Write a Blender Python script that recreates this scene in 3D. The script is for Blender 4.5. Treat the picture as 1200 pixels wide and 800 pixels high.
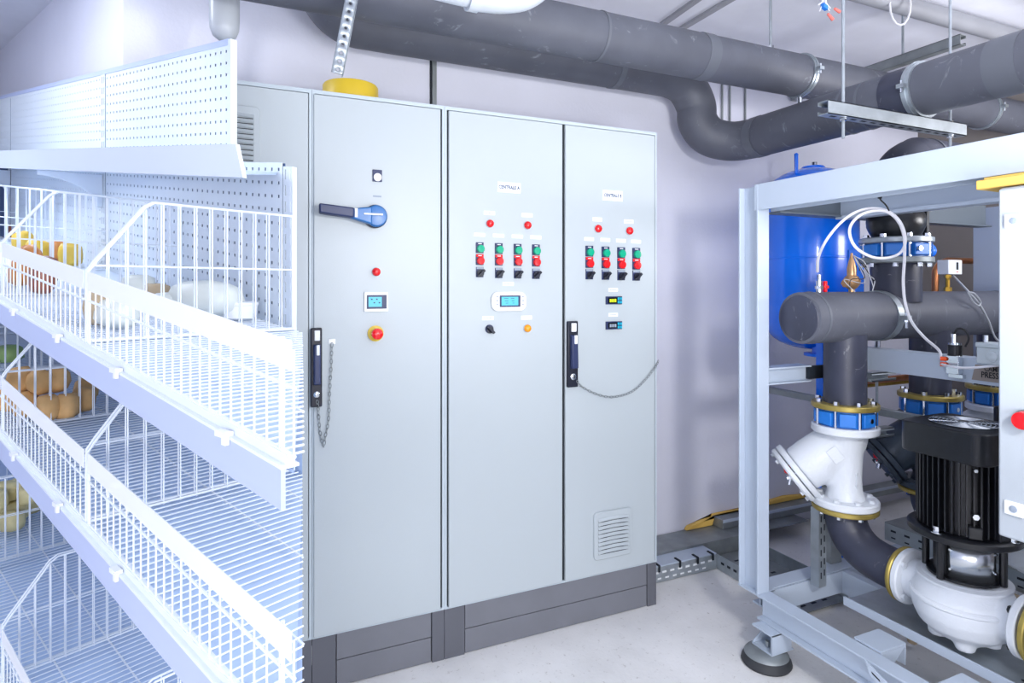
import bpy, bmesh, math, random
from mathutils import Vector, Matrix
random.seed(7)
PI = math.pi
for o in list(bpy.data.objects): bpy.data.objects.remove(o)
SC = bpy.context.scene
COL = SC.collection

# ---------------------------------------------------------------- camera, world, lights, exposure
YAW = math.radians(24.2)
FPX = 720.0
HY = 335.0
EYE = 1.485
cam_d = bpy.data.cameras.new('camera')
cam = bpy.data.objects.new('camera', cam_d); COL.objects.link(cam)
cam.location = (0, 0, EYE); cam.rotation_euler = (PI/2, 0, -YAW)
cam_d.sensor_fit = 'HORIZONTAL'; cam_d.sensor_width = 36; cam_d.lens = 36*FPX/1200
cam_d.shift_y = -(400-HY)/1200
cam_d.clip_start = 0.02; cam_d.clip_end = 50
SC.camera = cam
SC.view_settings.view_transform = 'Standard'; SC.view_settings.look = 'None'
SC.view_settings.gamma = 1; SC.view_settings.use_curve_mapping = False
SC.view_settings.exposure = -0.05

w = bpy.data.worlds.new('world'); SC.world = w; w.use_nodes = True
w.node_tree.nodes['Background'].inputs[0].default_value = (0.75, 0.85, 1, 1)
w.node_tree.nodes['Background'].inputs[1].default_value = 0.5

def area(name, loc, target, sx, sy, power, col):
    l = bpy.data.lights.new(name, 'AREA'); l.shape = 'RECTANGLE'; l.size = sx; l.size_y = sy
    l.energy = power; l.color = col
    o = bpy.data.objects.new(name, l); COL.objects.link(o); o.location = loc
    o.rotation_euler = (Vector(target)-Vector(loc)).to_track_quat('-Z', 'Y').to_euler()
    return o
area('flash', (1.08, -0.12, 1.86), (1.5, 2.5, 1.35), 0.20, 0.20, 24, (1, 0.99, 0.98))
area('ceiling_fill', (0.4, -0.6, 2.9), (0.6, 0.2, 0), 2.4, 1.0, 4, (0.92, 0.96, 1.0))  # added soft fill under the ceiling, no real fitting
area('upward_fill', (1.5, -0.1, 1.25), (1.75, 0.25, 2.95), 1.0, 1.0, 44, (0.95, 0.97, 1.0))  # added panel facing up, out of view, to brighten the ceiling
area('alcove_fill', (-1.3, 2.6, 2.9), (-1.0, 2.6, 0), 0.3, 1.6, 28, (0.90, 0.95, 1.0))  # added fill that lifts the dark alcove, no real fitting
area('upward_fill_right', (3.7, 0.5, 1.9), (3.5, 1.2, 2.95), 0.8, 0.8, 48, (0.97, 0.97, 1.0))  # added upward light out of view, lifts the ceiling at the right
area('room_fill', (-0.3, -2.2, 1.1), (0.9, 2.3, 0.8), 1.8, 1.4, 52, (1, 0.99, 1.0))
area('left_fill', (-1.3, -1.2, 1.25), (-0.3, 1.6, 0.8), 0.9, 0.9, 19, (0.90, 0.93, 1.0))

# ---------------------------------------------------------------- helpers
Rv = Vector((math.cos(YAW), -math.sin(YAW), 0)); Fv = Vector((math.sin(YAW), math.cos(YAW), 0))
def at(px, py=None, Y=None, X=None, d=None, Z=None):
    r = Fv + Rv*((px-600)/FPX)
    if Y is not None: d = Y/r.y
    elif X is not None: d = X/r.x
    elif Z is not None: d = (EYE-Z)*FPX/(py-HY)
    p = r*d
    p.z = EYE-(py-HY)/FPX*d if py is not None else 0
    return p

def lin(c):
    return tuple(((v/255)/12.92 if v/255 <= .04045 else ((v/255+.055)/1.055)**2.4) for v in c)

def mat(name, rgb, rough=.5, metal=0, var=0, vscale=6, bump=0, bscale=200, spec=.5, emit=0, alpha=1, trans=0, coat=0):
    m = bpy.data.materials.new(name); m.use_nodes = True
    nt = m.node_tree; b = nt.nodes['Principled BSDF']
    c = lin(rgb)
    b.inputs['Base Color'].default_value = (*c, 1)
    b.inputs['Roughness'].default_value = rough; b.inputs['Metallic'].default_value = metal
    b.inputs['Specular IOR Level'].default_value = spec
    if coat: b.inputs['Coat Weight'].default_value = coat
    if trans: b.inputs['Transmission Weight'].default_value = trans
    if emit:
        b.inputs['Emission Color'].default_value = (*c, 1); b.inputs['Emission Strength'].default_value = emit
    tc = nt.nodes.new('ShaderNodeTexCoord')
    if var:
        n = nt.nodes.new('ShaderNodeTexNoise'); n.inputs['Scale'].default_value = vscale; n.inputs['Detail'].default_value = 8
        nt.links.new(tc.outputs['Object'], n.inputs['Vector'])
        r = nt.nodes.new('ShaderNodeValToRGB')
        r.color_ramp.elements[0].position = .3; r.color_ramp.elements[1].position = .7
        r.color_ramp.elements[0].color = (*[max(0, v*(1-var)) for v in c], 1)
        r.color_ramp.elements[1].color = (*[min(1, v*(1+var)) for v in c], 1)
        nt.links.new(n.outputs['Fac'], r.inputs[0]); nt.links.new(r.outputs[0], b.inputs['Base Color'])
    if bump:
        n2 = nt.nodes.new('ShaderNodeTexNoise'); n2.inputs['Scale'].default_value = bscale; n2.inputs['Detail'].default_value = 3
        nt.links.new(tc.outputs['Object'], n2.inputs['Vector'])
        bp = nt.nodes.new('ShaderNodeBump'); bp.inputs['Strength'].default_value = bump; bp.inputs['Distance'].default_value = .002
        nt.links.new(n2.outputs['Fac'], bp.inputs['Height']); nt.links.new(bp.outputs[0], b.inputs['Normal'])
    return m

def concrete_mat(name, rgb, var, s1, speck=True, rough=.7):
    m = mat(name, rgb, rough, var=var, vscale=s1, bump=.5, bscale=60)
    if speck:
        nt = m.node_tree; b = nt.nodes['Principled BSDF']
        src = b.inputs['Base Color'].links[0].from_socket
        tc = nt.nodes.new('ShaderNodeTexCoord')
        n = nt.nodes.new('ShaderNodeTexNoise'); n.inputs['Scale'].default_value = 38; n.inputs['Detail'].default_value = 10; n.inputs['Roughness'].default_value = .75
        nt.links.new(tc.outputs['Object'], n.inputs['Vector'])
        r = nt.nodes.new('ShaderNodeValToRGB'); r.color_ramp.elements[0].position = .30; r.color_ramp.elements[1].position = .42
        r.color_ramp.elements[0].color = (.45, .42, .38, 1); r.color_ramp.elements[1].color = (1, 1, 1, 1)
        nt.links.new(n.outputs['Fac'], r.inputs[0])
        mx = nt.nodes.new('ShaderNodeMixRGB'); mx.blend_type = 'MULTIPLY'; mx.inputs[0].default_value = .8
        nt.links.new(src, mx.inputs[1]); nt.links.new(r.outputs[0], mx.inputs[2]); nt.links.new(mx.outputs[0], b.inputs['Base Color'])
    return m

M = dict(
    wall=concrete_mat('wall_plaster', (224, 225, 238), .05, 1.6, False, .75),
    ceil=concrete_mat('ceiling_concrete', (226, 228, 238), .08, 2.2, False, .8),
    floor=concrete_mat('floor_concrete', (234, 233, 232), .09, 3.5),
    cab=mat('cabinet_paint', (186, 195, 200), .34, bump=.22, bscale=420, spec=.5),
    cabf=mat('cabinet_frame_paint', (190, 202, 210), .35),
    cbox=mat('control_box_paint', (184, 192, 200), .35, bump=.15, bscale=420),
    bare=concrete_mat('bare_concrete', (128, 122, 118), .10, 3.0, False, .85),
    rear=mat('shaded_frame_paint', (104, 114, 124), .45),  # frame paint with the shade on the far beams put into the colour
    gap=mat('door_gasket', (22, 30, 40), .7),
    plinth=mat('plinth_grey', (118, 120, 128), .5, var=.06, vscale=5),
    plinthd=mat('plinth_corner_grey', (98, 100, 108), .5),
    frame=mat('frame_paint', (186, 198, 214), .38, var=.03, vscale=3),
    galv=mat('galvanised_steel', (176, 184, 190), .38, .75, var=.12, vscale=18),
    galvd=mat('dull_zinc', (150, 156, 158), .5, .6, var=.15, vscale=12),
    chrome=mat('chrome', (215, 220, 225), .15, 1),
    foam=mat('rubber_insulation', (90, 93, 104), .55, var=.14, vscale=5, bump=.3, bscale=25),
    foamd=mat('rubber_insulation_dark', (56, 59, 76), .42, var=.2, vscale=7, bump=.3, bscale=22),
    foaml=mat('insulation_tape', (100, 104, 114), .5),
    brass=mat('brass', (190, 150, 60), .32, .85, var=.15, vscale=25),
    gold=mat('yellow_chromate', (176, 156, 84), .38, .6, var=.15, vscale=14),
    bronze=mat('bronze', (190, 150, 110), .35, .7, var=.1, vscale=30),
    copper=mat('copper', (196, 128, 84), .28, .9, var=.15, vscale=20),
    blue=mat('blue_enamel', (0, 118, 250), .25, coat=.4),
    bvalve=mat('valve_blue_paint', (36, 122, 214), .35, var=.08, vscale=25),
    castw=mat('white_cast_iron', (222, 227, 234), .4, bump=.7, bscale=90),
    castg=mat('grey_cast_iron', (60, 72, 86), .4, bump=.6, bscale=90),
    black=mat('black_paint', (20, 22, 27), .32, bump=.2, bscale=120),
    blackp=mat('black_plastic', (24, 28, 44), .38),
    navy=mat('navy_plastic', (40, 52, 92), .4),
    red=mat('red_plastic', (232, 20, 28), .22, coat=.4),
    green=mat('green_plastic', (10, 170, 130), .22, coat=.4),
    amber=mat('amber_plastic', (250, 160, 10), .22, coat=.4),
    yellow=mat('yellow_plastic', (220, 188, 50), .4),
    yel2=mat('yellow_wood', (232, 190, 96), .6),
    hblue=mat('handle_blue', (24, 104, 172), .3),
    white=mat('white_plastic', (240, 243, 246), .4),
    label=mat('label_white', (246, 248, 252), .5),
    ink=mat('ink', (40, 70, 110), .6),
    inkg=mat('grey_ink', (150, 162, 178), .6),
    screen=mat('lcd_screen', (76, 176, 200), .2, emit=.35),
    dscreen=mat('dark_screen', (14, 18, 28), .15),
    digit=mat('lit_digits', (190, 210, 30), .3, emit=.8),
    cyanb=mat('cyan_keys', (30, 170, 200), .3),
    tube=mat('white_tubing', (236, 236, 242), .3),
    cable=mat('black_cable', (18, 18, 22), .45),
    gcable=mat('grey_cable', (180, 184, 190), .4),
    wire=mat('shelf_wire_coating', (232, 240, 250), .35),
    sheet=mat('shelf_sheet_blue_white', (192, 213, 243), .35),
    band=mat('price_band', (240, 244, 250), .4),
    fascia=mat('lavender_fascia', (190, 202, 236), .35),
    peg=mat('pegboard_paint', (226, 235, 244), .45),
    pegb=mat('pegboard_hole_dark', (70, 96, 140), .7),  # dark tone standing in for the shade inside the holes
    canopy=mat('canopy_paint', (222, 232, 246), .4),
    card=mat('cardboard', (150, 140, 134), .8),
    box=mat('grey_box_plastic', (198, 208, 214), .45),
    pvc=mat('grey_pvc', (190, 196, 204), .3),
    pvcd=mat('ceiling_pvc', (150, 152, 160), .4, var=.08),
    bread=mat('bread_crust', (224, 178, 118), .6, var=.25, vscale=14),
    cheese=mat('pale_cheese', (226, 214, 160), .5, var=.15, vscale=16),
    foil=mat('wrapper_offwhite', (218, 224, 220), .35, var=.06, vscale=12),
    kraft=mat('wrapper_tan', (190, 170, 140), .5, var=.1, vscale=12),
    orange=mat('wrapper_orange', (214, 140, 70), .4, var=.2, vscale=12),
    yelw=mat('wrapper_yellow', (214, 180, 70), .4, var=.2, vscale=14),
    brownw=mat('wrapper_brown', (150, 90, 70), .4, var=.25, vscale=16),
    greenw=mat('wrapper_green', (150, 180, 110), .4, var=.2, vscale=14),
    plate=mat('stainless', (200, 205, 210), .22, .95),
    rubber=mat('black_rubber', (52, 54, 58), .6),
    orangep=mat('orange_plastic', (250, 90, 30), .4),
    connr=mat('salmon_plastic', (230, 120, 110), .4),
)

def scuff(m, col=(.42, .44, .48), amount=.55, scale=9, lo=.60, hi=.72):
    nt = m.node_tree; b = nt.nodes['Principled BSDF']; src = b.inputs['Base Color'].links[0].from_socket
    tc = nt.nodes.new('ShaderNodeTexCoord'); mp = nt.nodes.new('ShaderNodeMapping'); mp.inputs['Scale'].default_value = (1, 1.6, .7)
    n = nt.nodes.new('ShaderNodeTexNoise'); n.inputs['Scale'].default_value = scale; n.inputs['Detail'].default_value = 9; n.inputs['Roughness'].default_value = .7; n.inputs['Distortion'].default_value = 1.2
    r = nt.nodes.new('ShaderNodeValToRGB'); r.color_ramp.elements[0].position = lo; r.color_ramp.elements[1].position = hi
    r.color_ramp.elements[1].color = (amount, amount, amount, 1)
    mx = nt.nodes.new('ShaderNodeMixRGB'); mx.inputs[2].default_value = (*col, 1)
    nt.links.new(tc.outputs['Object'], mp.inputs[0]); nt.links.new(mp.outputs[0], n.inputs['Vector']); nt.links.new(n.outputs['Fac'], r.inputs[0])
    nt.links.new(r.outputs[0], mx.inputs[0]); nt.links.new(src, mx.inputs[1]); nt.links.new(mx.outputs[0], b.inputs['Base Color'])
scuff(M['foam']); scuff(M['foamd'], scale=13, amount=.7)

class MB:
    def __init__(s): s.v = []; s.f = []; s.mi = []; s.cur = 0
    def add(s, vs, fs):
        n = len(s.v); s.v += [tuple(v) for v in vs]
        for f in fs: s.f.append(tuple(i+n for i in f)); s.mi.append(s.cur)
        return s
    def box(s, a, b):
        x0, x1 = sorted((a[0], b[0])); y0, y1 = sorted((a[1], b[1])); z0, z1 = sorted((a[2], b[2]))
        return s.hexa([(x0,y0,z0),(x1,y0,z0),(x1,y1,z0),(x0,y1,z0),(x0,y0,z1),(x1,y0,z1),(x1,y1,z1),(x0,y1,z1)])
    def hexa(s, vs):
        return s.add(vs, [(0,3,2,1),(4,5,6,7),(0,1,5,4),(1,2,6,5),(2,3,7,6),(3,0,4,7)])
    def obox(s, c, ax, ay, az):
        c = Vector(c); ax = Vector(ax); ay = Vector(ay); az = Vector(az)
        if ax.cross(ay).dot(az) < 0: ax = -ax
        return s.hexa([c-ax-ay-az, c+ax-ay-az, c+ax+ay-az, c-ax+ay-az, c-ax-ay+az, c+ax-ay+az, c+ax+ay+az, c-ax+ay+az])
    def lathe(s, prof, o=(0,0,0), ax=(0,0,1), seg=24, ph=0):
        """prof: list of (r, h) along the axis"""
        o = Vector(o); ax = Vector(ax).normalized()
        q = ax.to_track_quat('Z', 'Y'); vs = []; fs = []
        for r, h in prof:
            for k in range(seg):
                a = ph+2*PI*k/seg
                vs.append(o + q @ Vector((r*math.cos(a), r*math.sin(a), h)))
        for i in range(len(prof)-1):
            for k in range(seg):
                k2 = (k+1) % seg
                fs.append((i*seg+k, i*seg+k2, (i+1)*seg+k2, (i+1)*seg+k))
        if prof[0][0] > 1e-6: fs.append(tuple(reversed(range(seg))))
        if prof[-1][0] > 1e-6: fs.append(tuple((len(prof)-1)*seg+k for k in range(seg)))
        return s.add(vs, fs)
    def cyl(s, p0, p1, r, r1=None, seg=16, ph=0):
        p0 = Vector(p0); p1 = Vector(p1)
        return s.lathe([(r, 0), (r if r1 is None else r1, (p1-p0).length)], p0, p1-p0, seg, ph)
    def tube(s, pts, r, seg=8, cap=True, closed=False):
        pts = [Vector(p) for p in pts]; n = len(pts); vs = []; fs = []
        t0 = (pts[1]-pts[0]).normalized()
        up = Vector((0,0,1)) if abs(t0.z) < .9 else Vector((1,0,0))
        nrm = t0.cross(up).normalized(); prev = t0
        for i, p in enumerate(pts):
            if closed: t = (pts[(i+1) % n]-pts[i-1]).normalized()
            else: t = (pts[min(i+1, n-1)]-pts[max(i-1, 0)]).normalized()
            nrm = prev.rotation_difference(t) @ nrm; nrm = (nrm - t*nrm.dot(t)).normalized(); prev = t
            b = t.cross(nrm); rr = r[i] if isinstance(r, (list, tuple)) else r
            for k in range(seg):
                a = 2*PI*k/seg; vs.append(p+nrm*(rr*math.cos(a))+b*(rr*math.sin(a)))
        m = n if closed else n-1
        for i in range(m):
            j = (i+1) % n
            for k in range(seg):
                k2 = (k+1) % seg; fs.append((i*seg+k, i*seg+k2, j*seg+k2, j*seg+k))
        if cap and not closed: fs.append(tuple(reversed(range(seg)))); fs.append(tuple((n-1)*seg+k for k in range(seg)))
        return s.add(vs, fs)
    def prism(s, poly, vec):
        n = len(poly); vec = Vector(vec)
        vs = [Vector(p) for p in poly]+[Vector(p)+vec for p in poly]
        fs = [tuple(reversed(range(n))), tuple(range(n, 2*n))]+[(i, (i+1) % n, n+(i+1) % n, n+i) for i in range(n)]
        return s.add(vs, fs)
    def ball(s, c, r, seg=14, rings=8, sc=(1,1,1)):
        c = Vector(c); vs = []; fs = []
        for i in range(rings+1):
            th = PI*i/rings
            for k in range(seg):
                a = 2*PI*k/seg
                vs.append((c.x+r*sc[0]*math.sin(th)*math.cos(a), c.y+r*sc[1]*math.sin(th)*math.sin(a), c.z+r*sc[2]*math.cos(th)))
        for i in range(rings):
            for k in range(seg):
                k2 = (k+1) % seg; fs.append((i*seg+k, (i+1)*seg+k, (i+1)*seg+k2, i*seg+k2))
        return s.add(vs, fs)
    def build(s, name, m, parent=None, bevel=0, smooth=True, mods=None):
        root = parent
        while root is not None and root.parent is not None: root = root.parent
        off = root.location.copy() if root is not None else Vector((0, 0, 0))
        me = bpy.data.meshes.new(name)
        me.from_pydata([Vector(v)-off for v in s.v], [], s.f)
        ms = m if isinstance(m, (list, tuple)) else [m]
        for x in ms: me.materials.append(x)
        me.polygons.foreach_set('material_index', s.mi)
        bm = bmesh.new(); bm.from_mesh(me)
        bmesh.ops.remove_doubles(bm, verts=bm.verts, dist=1e-6)
        bmesh.ops.recalc_face_normals(bm, faces=bm.faces); bm.to_mesh(me); bm.free()
        if smooth:
            me.polygons.foreach_set('use_smooth', [True]*len(me.polygons))
            me.set_sharp_from_angle(angle=math.radians(35))
        o = bpy.data.objects.new(name, me); COL.objects.link(o); o.parent = parent
        if bevel:
            bv = o.modifiers.new('bevel', 'BEVEL'); bv.width = bevel; bv.segments = 2; bv.limit_method = 'ANGLE'
        if mods: mods(o)
        return o

def thing(name, label, cat, loc, group=None):
    o = bpy.data.objects.new(name, None); COL.objects.link(o); o.location = loc; o.empty_display_size = .05
    o['label'] = label; o['category'] = cat
    if group: o['group'] = group
    return o
def tag(o, label, cat, group=None, kind=None):
    o['label'] = label; o['category'] = cat
    if group: o['group'] = group
    if kind: o['kind'] = kind
    return o
def solo(mb, name, m, label, cat, group=None, bevel=0, mods=None, kind=None):
    """a one-mesh thing whose origin sits at its base"""
    xs = [v[0] for v in mb.v]; ys = [v[1] for v in mb.v]; zs = [v[2] for v in mb.v]
    c = Vector(((min(xs)+max(xs))/2, (min(ys)+max(ys))/2, min(zs)))
    mb.v = [tuple(Vector(v)-c) for v in mb.v]
    o = mb.build(name, m, None, bevel, mods=mods); o.location = c
    return tag(o, label, cat, group, kind)
def struct(mb, name, m, bevel=0):
    o = mb.build(name, m, None, bevel); o['kind'] = 'structure'; return o
def lab(o, text): o['label'] = text; return o
def copy_tree(src, parent=None, off=(0,0,0)):
    c = src.copy(); COL.objects.link(c); c.parent = parent
    if parent is None: c.location = src.location + Vector(off)
    for ch in [x for x in list(src.children)]: copy_tree(ch, c)
    return c
def catmull(pts, n=8):
    pts = [Vector(p) for p in pts]; P = [2*pts[0]-pts[1]]+pts+[2*pts[-1]-pts[-2]]; out = []
    for i in range(1, len(P)-2):
        a, b, c, d = P[i-1:i+3]
        for k in range(n):
            t = k/n
            out.append(.5*((2*b)+(c-a)*t+(2*a-5*b+4*c-d)*t*t+(3*b-a-3*c+d)*t**3))
    out.append(pts[-1]); return out
def text_mesh(name, txt, size, loc, ex, ey, m, parent, squeeze=1.0, bold=0):
    """flat raised lettering; ex = reading direction, ey = up"""
    cu = bpy.data.curves.new(name, 'FONT'); cu.body = txt; cu.size = size; cu.align_x = 'CENTER'; cu.align_y = 'CENTER'
    cu.extrude = .0003; cu.resolution_u = 2; cu.offset = bold
    t = bpy.data.objects.new(name+'_tmp', cu); COL.objects.link(t)
    dg = bpy.context.evaluated_depsgraph_get(); me = bpy.data.meshes.new_from_object(t.evaluated_get(dg))
    bpy.data.objects.remove(t)
    ex = Vector(ex).normalized(); ey = Vector(ey).normalized(); ez = ex.cross(ey)
    root = parent
    while root.parent is not None: root = root.parent
    off = Vector(loc)-root.location
    for v in me.vertices: v.co = off+ex*(v.co.x*squeeze)+ey*v.co.y+ez*v.co.z
    me.materials.clear(); me.materials.append(m); me.name = name
    o = bpy.data.objects.new(name, me); COL.objects.link(o); o.parent = parent
    return o

# ---------------------------------------------------------------- the shelf's own frame (long side, depth, height)
SA = YAW-math.radians(51)
Ls = Vector((math.sin(SA), math.cos(SA), 0)); Ds = Vector((math.cos(SA), -math.sin(SA), 0))
r340 = Fv + Rv*((340-600)/FPX); F0 = r340*.74
SL = .131
def S(t, s, l):
    p = F0+Ls*t+Ds*s; p.z = l+SL*t; return p

# ================================================================ SETTING
CEIL = 2.95; WY = 2.80
struct(MB().box((-3.2, -2.6, -.1), (5.2, 6.6, 0)), 'floor', M['floor'])
struct(MB().box((-3.2, -2.6, CEIL), (5.2, 6.6, CEIL+.1)), 'ceiling', M['ceil'])
struct(MB().box((-.40, WY, 0), (5.0, WY+.12, CEIL)), 'wall_back', M['wall'])
struct(MB().box((4.42, -2.6, 0), (4.52, WY, CEIL)), 'wall_right', M['bare'])
struct(MB().box((-2.0, -2.6, 0), (-1.9, 6.0, CEIL)), 'wall_left', M['wall'])
struct(MB().box((-1.9, -2.6, 0), (4.42, -2.5, CEIL)), 'wall_front', M['wall'])
a = F0+Ds*.56+Ls*2.02; b_ = F0+Ds*.56+Ls*4.75
nn = Ds*.1
struct(MB().prism([(a.x, a.y, 0), (b_.x, b_.y, 0), (b_.x+nn.x, b_.y+nn.y, 0), (a.x+nn.x, a.y+nn.y, 0)], (0, 0, CEIL)), 'wall_alcove', M['wall'])
# vertical cable strip on the back wall, beside the big cabinet
p = at(505, 100, Y=WY)
o = struct(MB().box((p.x-.006, WY-.010, 1.2), (p.x+.001, WY+.001, CEIL-.001)), 'trim_1', M['gap'])
o = struct(MB().box((p.x+.002, WY-.02, 1.2), (p.x+.022, WY+.001, CEIL-.001)), 'trim_2', M['galvd'])
# thin vertical pipes on the wall in the gap behind the bent pipe
for i, px in enumerate((848, 857, 875)):
    q = at(px, 100, Y=WY-.02)
    struct(MB().cyl((q.x, WY-.008, 2.38), (q.x, WY-.008, CEIL), .006, seg=8), 'trim_%d' % (3+i), M['galvd'])
# ceiling cable ducts (two thin lines)
for i, (x0, x1) in enumerate(((770, 822), (800, 862))):
    p0 = at(x0, 32, Z=CEIL-.004); p1 = at(x1, -5, Z=CEIL-.004)
    dirv = (p1-p0).normalized(); sd = dirv.cross(Vector((0, 0, 1)))*.018
    struct(MB().obox((p0+p1)/2+Vector((0, 0, -.004)), dirv*((p1-p0).length*.62), sd, (0, 0, .007)), 'trim_%d' % (6+i), M['pvcd'])

# ================================================================ ELECTRICAL CABINETS
FY = 2.33
def X(px): return at(px, 300, Y=FY).x
def Z(px, py): return at(px, py, Y=FY).z
def U(px): return at(px, 300, Y=FY).dot(Fv)/FPX      # metres per pixel height at that spot
def rounded_rect(x0, z0, x1, z1, r, y, n=4):
    out = []
    for cx, cz, a0 in ((x1-r, z1-r, 0), (x0+r, z1-r, 90), (x0+r, z0+r, 180), (x1-r, z0+r, 270)):
        for k in range(n+1):
            an = math.radians(a0+90*k/n); out.append((cx+r*math.cos(an), y, cz+r*math.sin(an)))
    return out

def cabinet(x0, x1, doors, label, splits):
    t = thing('switchgear_cabinet', label, 'cabinet', ((x0+x1)/2, 2.54, 0), 'grey switchgear cabinets in a row')
    MB().box((x0, FY+.022, .2), (x1, 2.735, 2.2)).build('body', M['cabf'], t, .003)
    f = MB()
    f.box((x0, FY+.006, 2.186), (x1, FY+.024, 2.2)); f.box((x0, FY+.006, .2), (x1, FY+.024, .208))
    f.box((x0, FY+.006, .208), (x0+.009, FY+.024, 2.186)); f.box((x1-.009, FY+.006, .208), (x1, FY+.024, 2.186))
    f.build('front_frame', M['cabf'], t)
    MB().box((x0+.009, FY+.016, .208), (x1-.009, FY+.0215, 2.186)).build('gasket', M['gap'], t)
    for a0, a1 in doors:
        d = MB().box((a0, FY, .206), (a1, FY+.015, 2.183)).build('door', M['cab'], t, .003)
    # plinth: two stacked panels with corner posts
    cw = .088
    for z0, z1 in ((.003, .098), (.101, .197)):
        MB().box((x0+cw, FY+.012, z0), (x1-cw*.6, FY+.03, z1)).build('plinth_panel', M['plinth'], t, .001)
    MB().box((x0, FY+.008, 0), (x0+cw-.003, FY+.38, .198)).build('plinth_corner', M['plinthd'], t, .002)
    MB().box((x1-cw*.6+.003, FY+.008, 0), (x1, FY+.38, .198)).build('plinth_corner', M['plinthd'], t, .002)
    return t

cA = cabinet(-.12, .2515, [(-.108, .2395)], 'leftmost light grey switchgear cabinet, vent grille high on its door, partly behind the wire shelf', 0)
cB = cabinet(.2525, .7555, [(X(367.5), X(516.5))], 'light grey switchgear cabinet with the big blue rotary handle and emergency stop', 0)
cC = cabinet(.7565, 1.789, [(X(526), X(659.3)), (X(662.5), X(767.5))], 'widest grey switchgear cabinet, two doors with rows of green and red buttons', 0)

def grille(t, px0, py0, px1, py1, n, name='vent_grille', inner=(.1, .9)):
    x0, x1 = X(px0), X(px1); zc0 = Z((px0+px1)/2, py1); zc1 = Z((px0+px1)/2, py0)
    g = MB().prism(rounded_rect(x0, zc0, x1, zc1, .018, FY-.010), (0, .010, 0)).build(name, M['cab'], t, .003)
    h = zc1-zc0; w_ = x1-x0; a0 = x0+w_*inner[0]; a1 = x0+w_*inner[1]
    bm_ = MB()
    za = zc0+h*.12; st = h*.76/n
    for k in range(n):
        z = za+st*k
        s_ = MB(); N = 8; vs = []
        for i in range(N+1):       # arched louvre blades, sticking out at the lower edge
            u = i/N; x = a0+(a1-a0)*u; ar = .25*st*math.sin(PI*u)+.0
            for yy, zz in ((FY-.011, z+st*.80+ar), (FY-.018, z+st*.22+ar), (FY-.016, z+st*.12+ar), (FY-.0105, z+st*.70+ar)):
                vs.append((x, yy, zz))
        fs = []
        for i in range(N):
            for j in range(4):
                j2 = (j+1) % 4; fs.append((i*4+j, i*4+j2, (i+1)*4+j2, (i+1)*4+j))
        fs += [(0, 1, 2, 3), (N*4+3, N*4+2, N*4+1, N*4)]
        s_.add(vs, fs); s_.build('slat', M['cab'], g)
        bm_.box((a0+.002, FY-.0112, z-st*.04), (a1-.002, FY-.0101, z+st*.10))
    bm_.build('slot_shadow_gap', M['gap'], g)
    return g
grille(cA, 226, 122, 305, 196, 9)
grille(cC, 695, 597, 739, 652, 9)

def disc(px, py, prof, m, name, parent, seg=20, y=None):
    """lathe sticking out of the door toward -Y"""
    x, z = X(px), Z(px, py)
    return MB().lathe(prof, (x, FY if y is None else y, z), (0, -1, 0), seg).build(name, m, parent)
def plate(px, py, wpx, hpx, m, name, parent, th=.002, y0=0, bevel=0, mb=None):
    u = U(px); x, z = X(px), Z(px, py)
    wx = abs(X(px+wpx/2)-X(px-wpx/2))/2; hz = hpx*u/2
    return (mb or MB()).box((x-wx, FY-y0-th, z-hz), (x+wx, FY-y0+.0004, z+hz)).build(name, m, parent, bevel)
def small_label(px, py, w_, h_, t, lines=1):
    l = plate(px, py, w_, h_, M['label'], 'name_label', t, .001)
    u = U(px)
    rows = MB(); x, z = X(px), Z(px, py); half = abs(X(px+w_*.36)-X(px-w_*.36))/2
    for k in range(lines):
        zz = z+(k-(lines-1)/2)*.006
        n = 7
        for i in range(n):
            xa = x-half*1.0+i*2*half/n
            rows.box((xa, FY-.0013, zz-.0016), (xa+2*half/n*.7, FY-.0008, zz+.0016))
    rows.build('tiny_print', M['inkg'], l)
def lamp(px, py, m, t, r=5):
    u = U(px)
    b = disc(px, py, [(r*u*1.06, 0), (r*u*1.06, .005), (r*u, .007)], M['chrome'], 'pilot_lamp', t)
    disc(px, py, [(r*u*1.0, .007), (r*u*.98, .012), (r*u*.85, .017), (r*u*.5, .021), (0, .0225)], m, 'lens', b)
    return b
def pushbutton(px, py, m, leg, t):
    u = U(px)
    b = plate(px, py-.3, 9, 12.5, M['navy'] if leg is None else M['navy'], 'push_button', t, .004, bevel=.001)
    plate(px, py-5, 8.4, 3.2, leg or M['blackp'], 'legend_plate', b, .001, .004)
    plate(px, py-5, 4, .8, M['label'], 'legend_print', b, .0003, .005)
    disc(px+.5, py+1, [(4.6*u, .004), (4.6*u, .014), (4.0*u, .017), (0, .018)], m, 'button_cap', b)
    return b
def selector(px, py, t, ang=45, legend=True):
    u = U(px)
    b = plate(px, py-.3, 8.6, 12, M['navy'], 'selector_switch', t, .004, bevel=.001) if legend else disc(px, py, [(5*u, 0), (5*u, .006)], M['navy'], 'selector_switch', t)
    if legend: plate(px, py-5, 7.6, 2.4, M['inkg'], 'legend_plate', b, .0005, .004)
    disc(px+.5, py+1, [(4.4*u, .004), (4.2*u, .010)], M['blackp'], 'bezel', b)
    x, z = X(px+.5), Z(px, py+1); an = math.radians(ang)
    e = Vector((math.cos(an), 0, math.sin(an))); q = Vector((-math.sin(an), 0, math.cos(an)))
    MB().obox((x, FY-.017, z), e*5.2*u, (0, .009, 0), q*1.4*u).build('knob', M['blackp'], b, .001)
    return b

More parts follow.
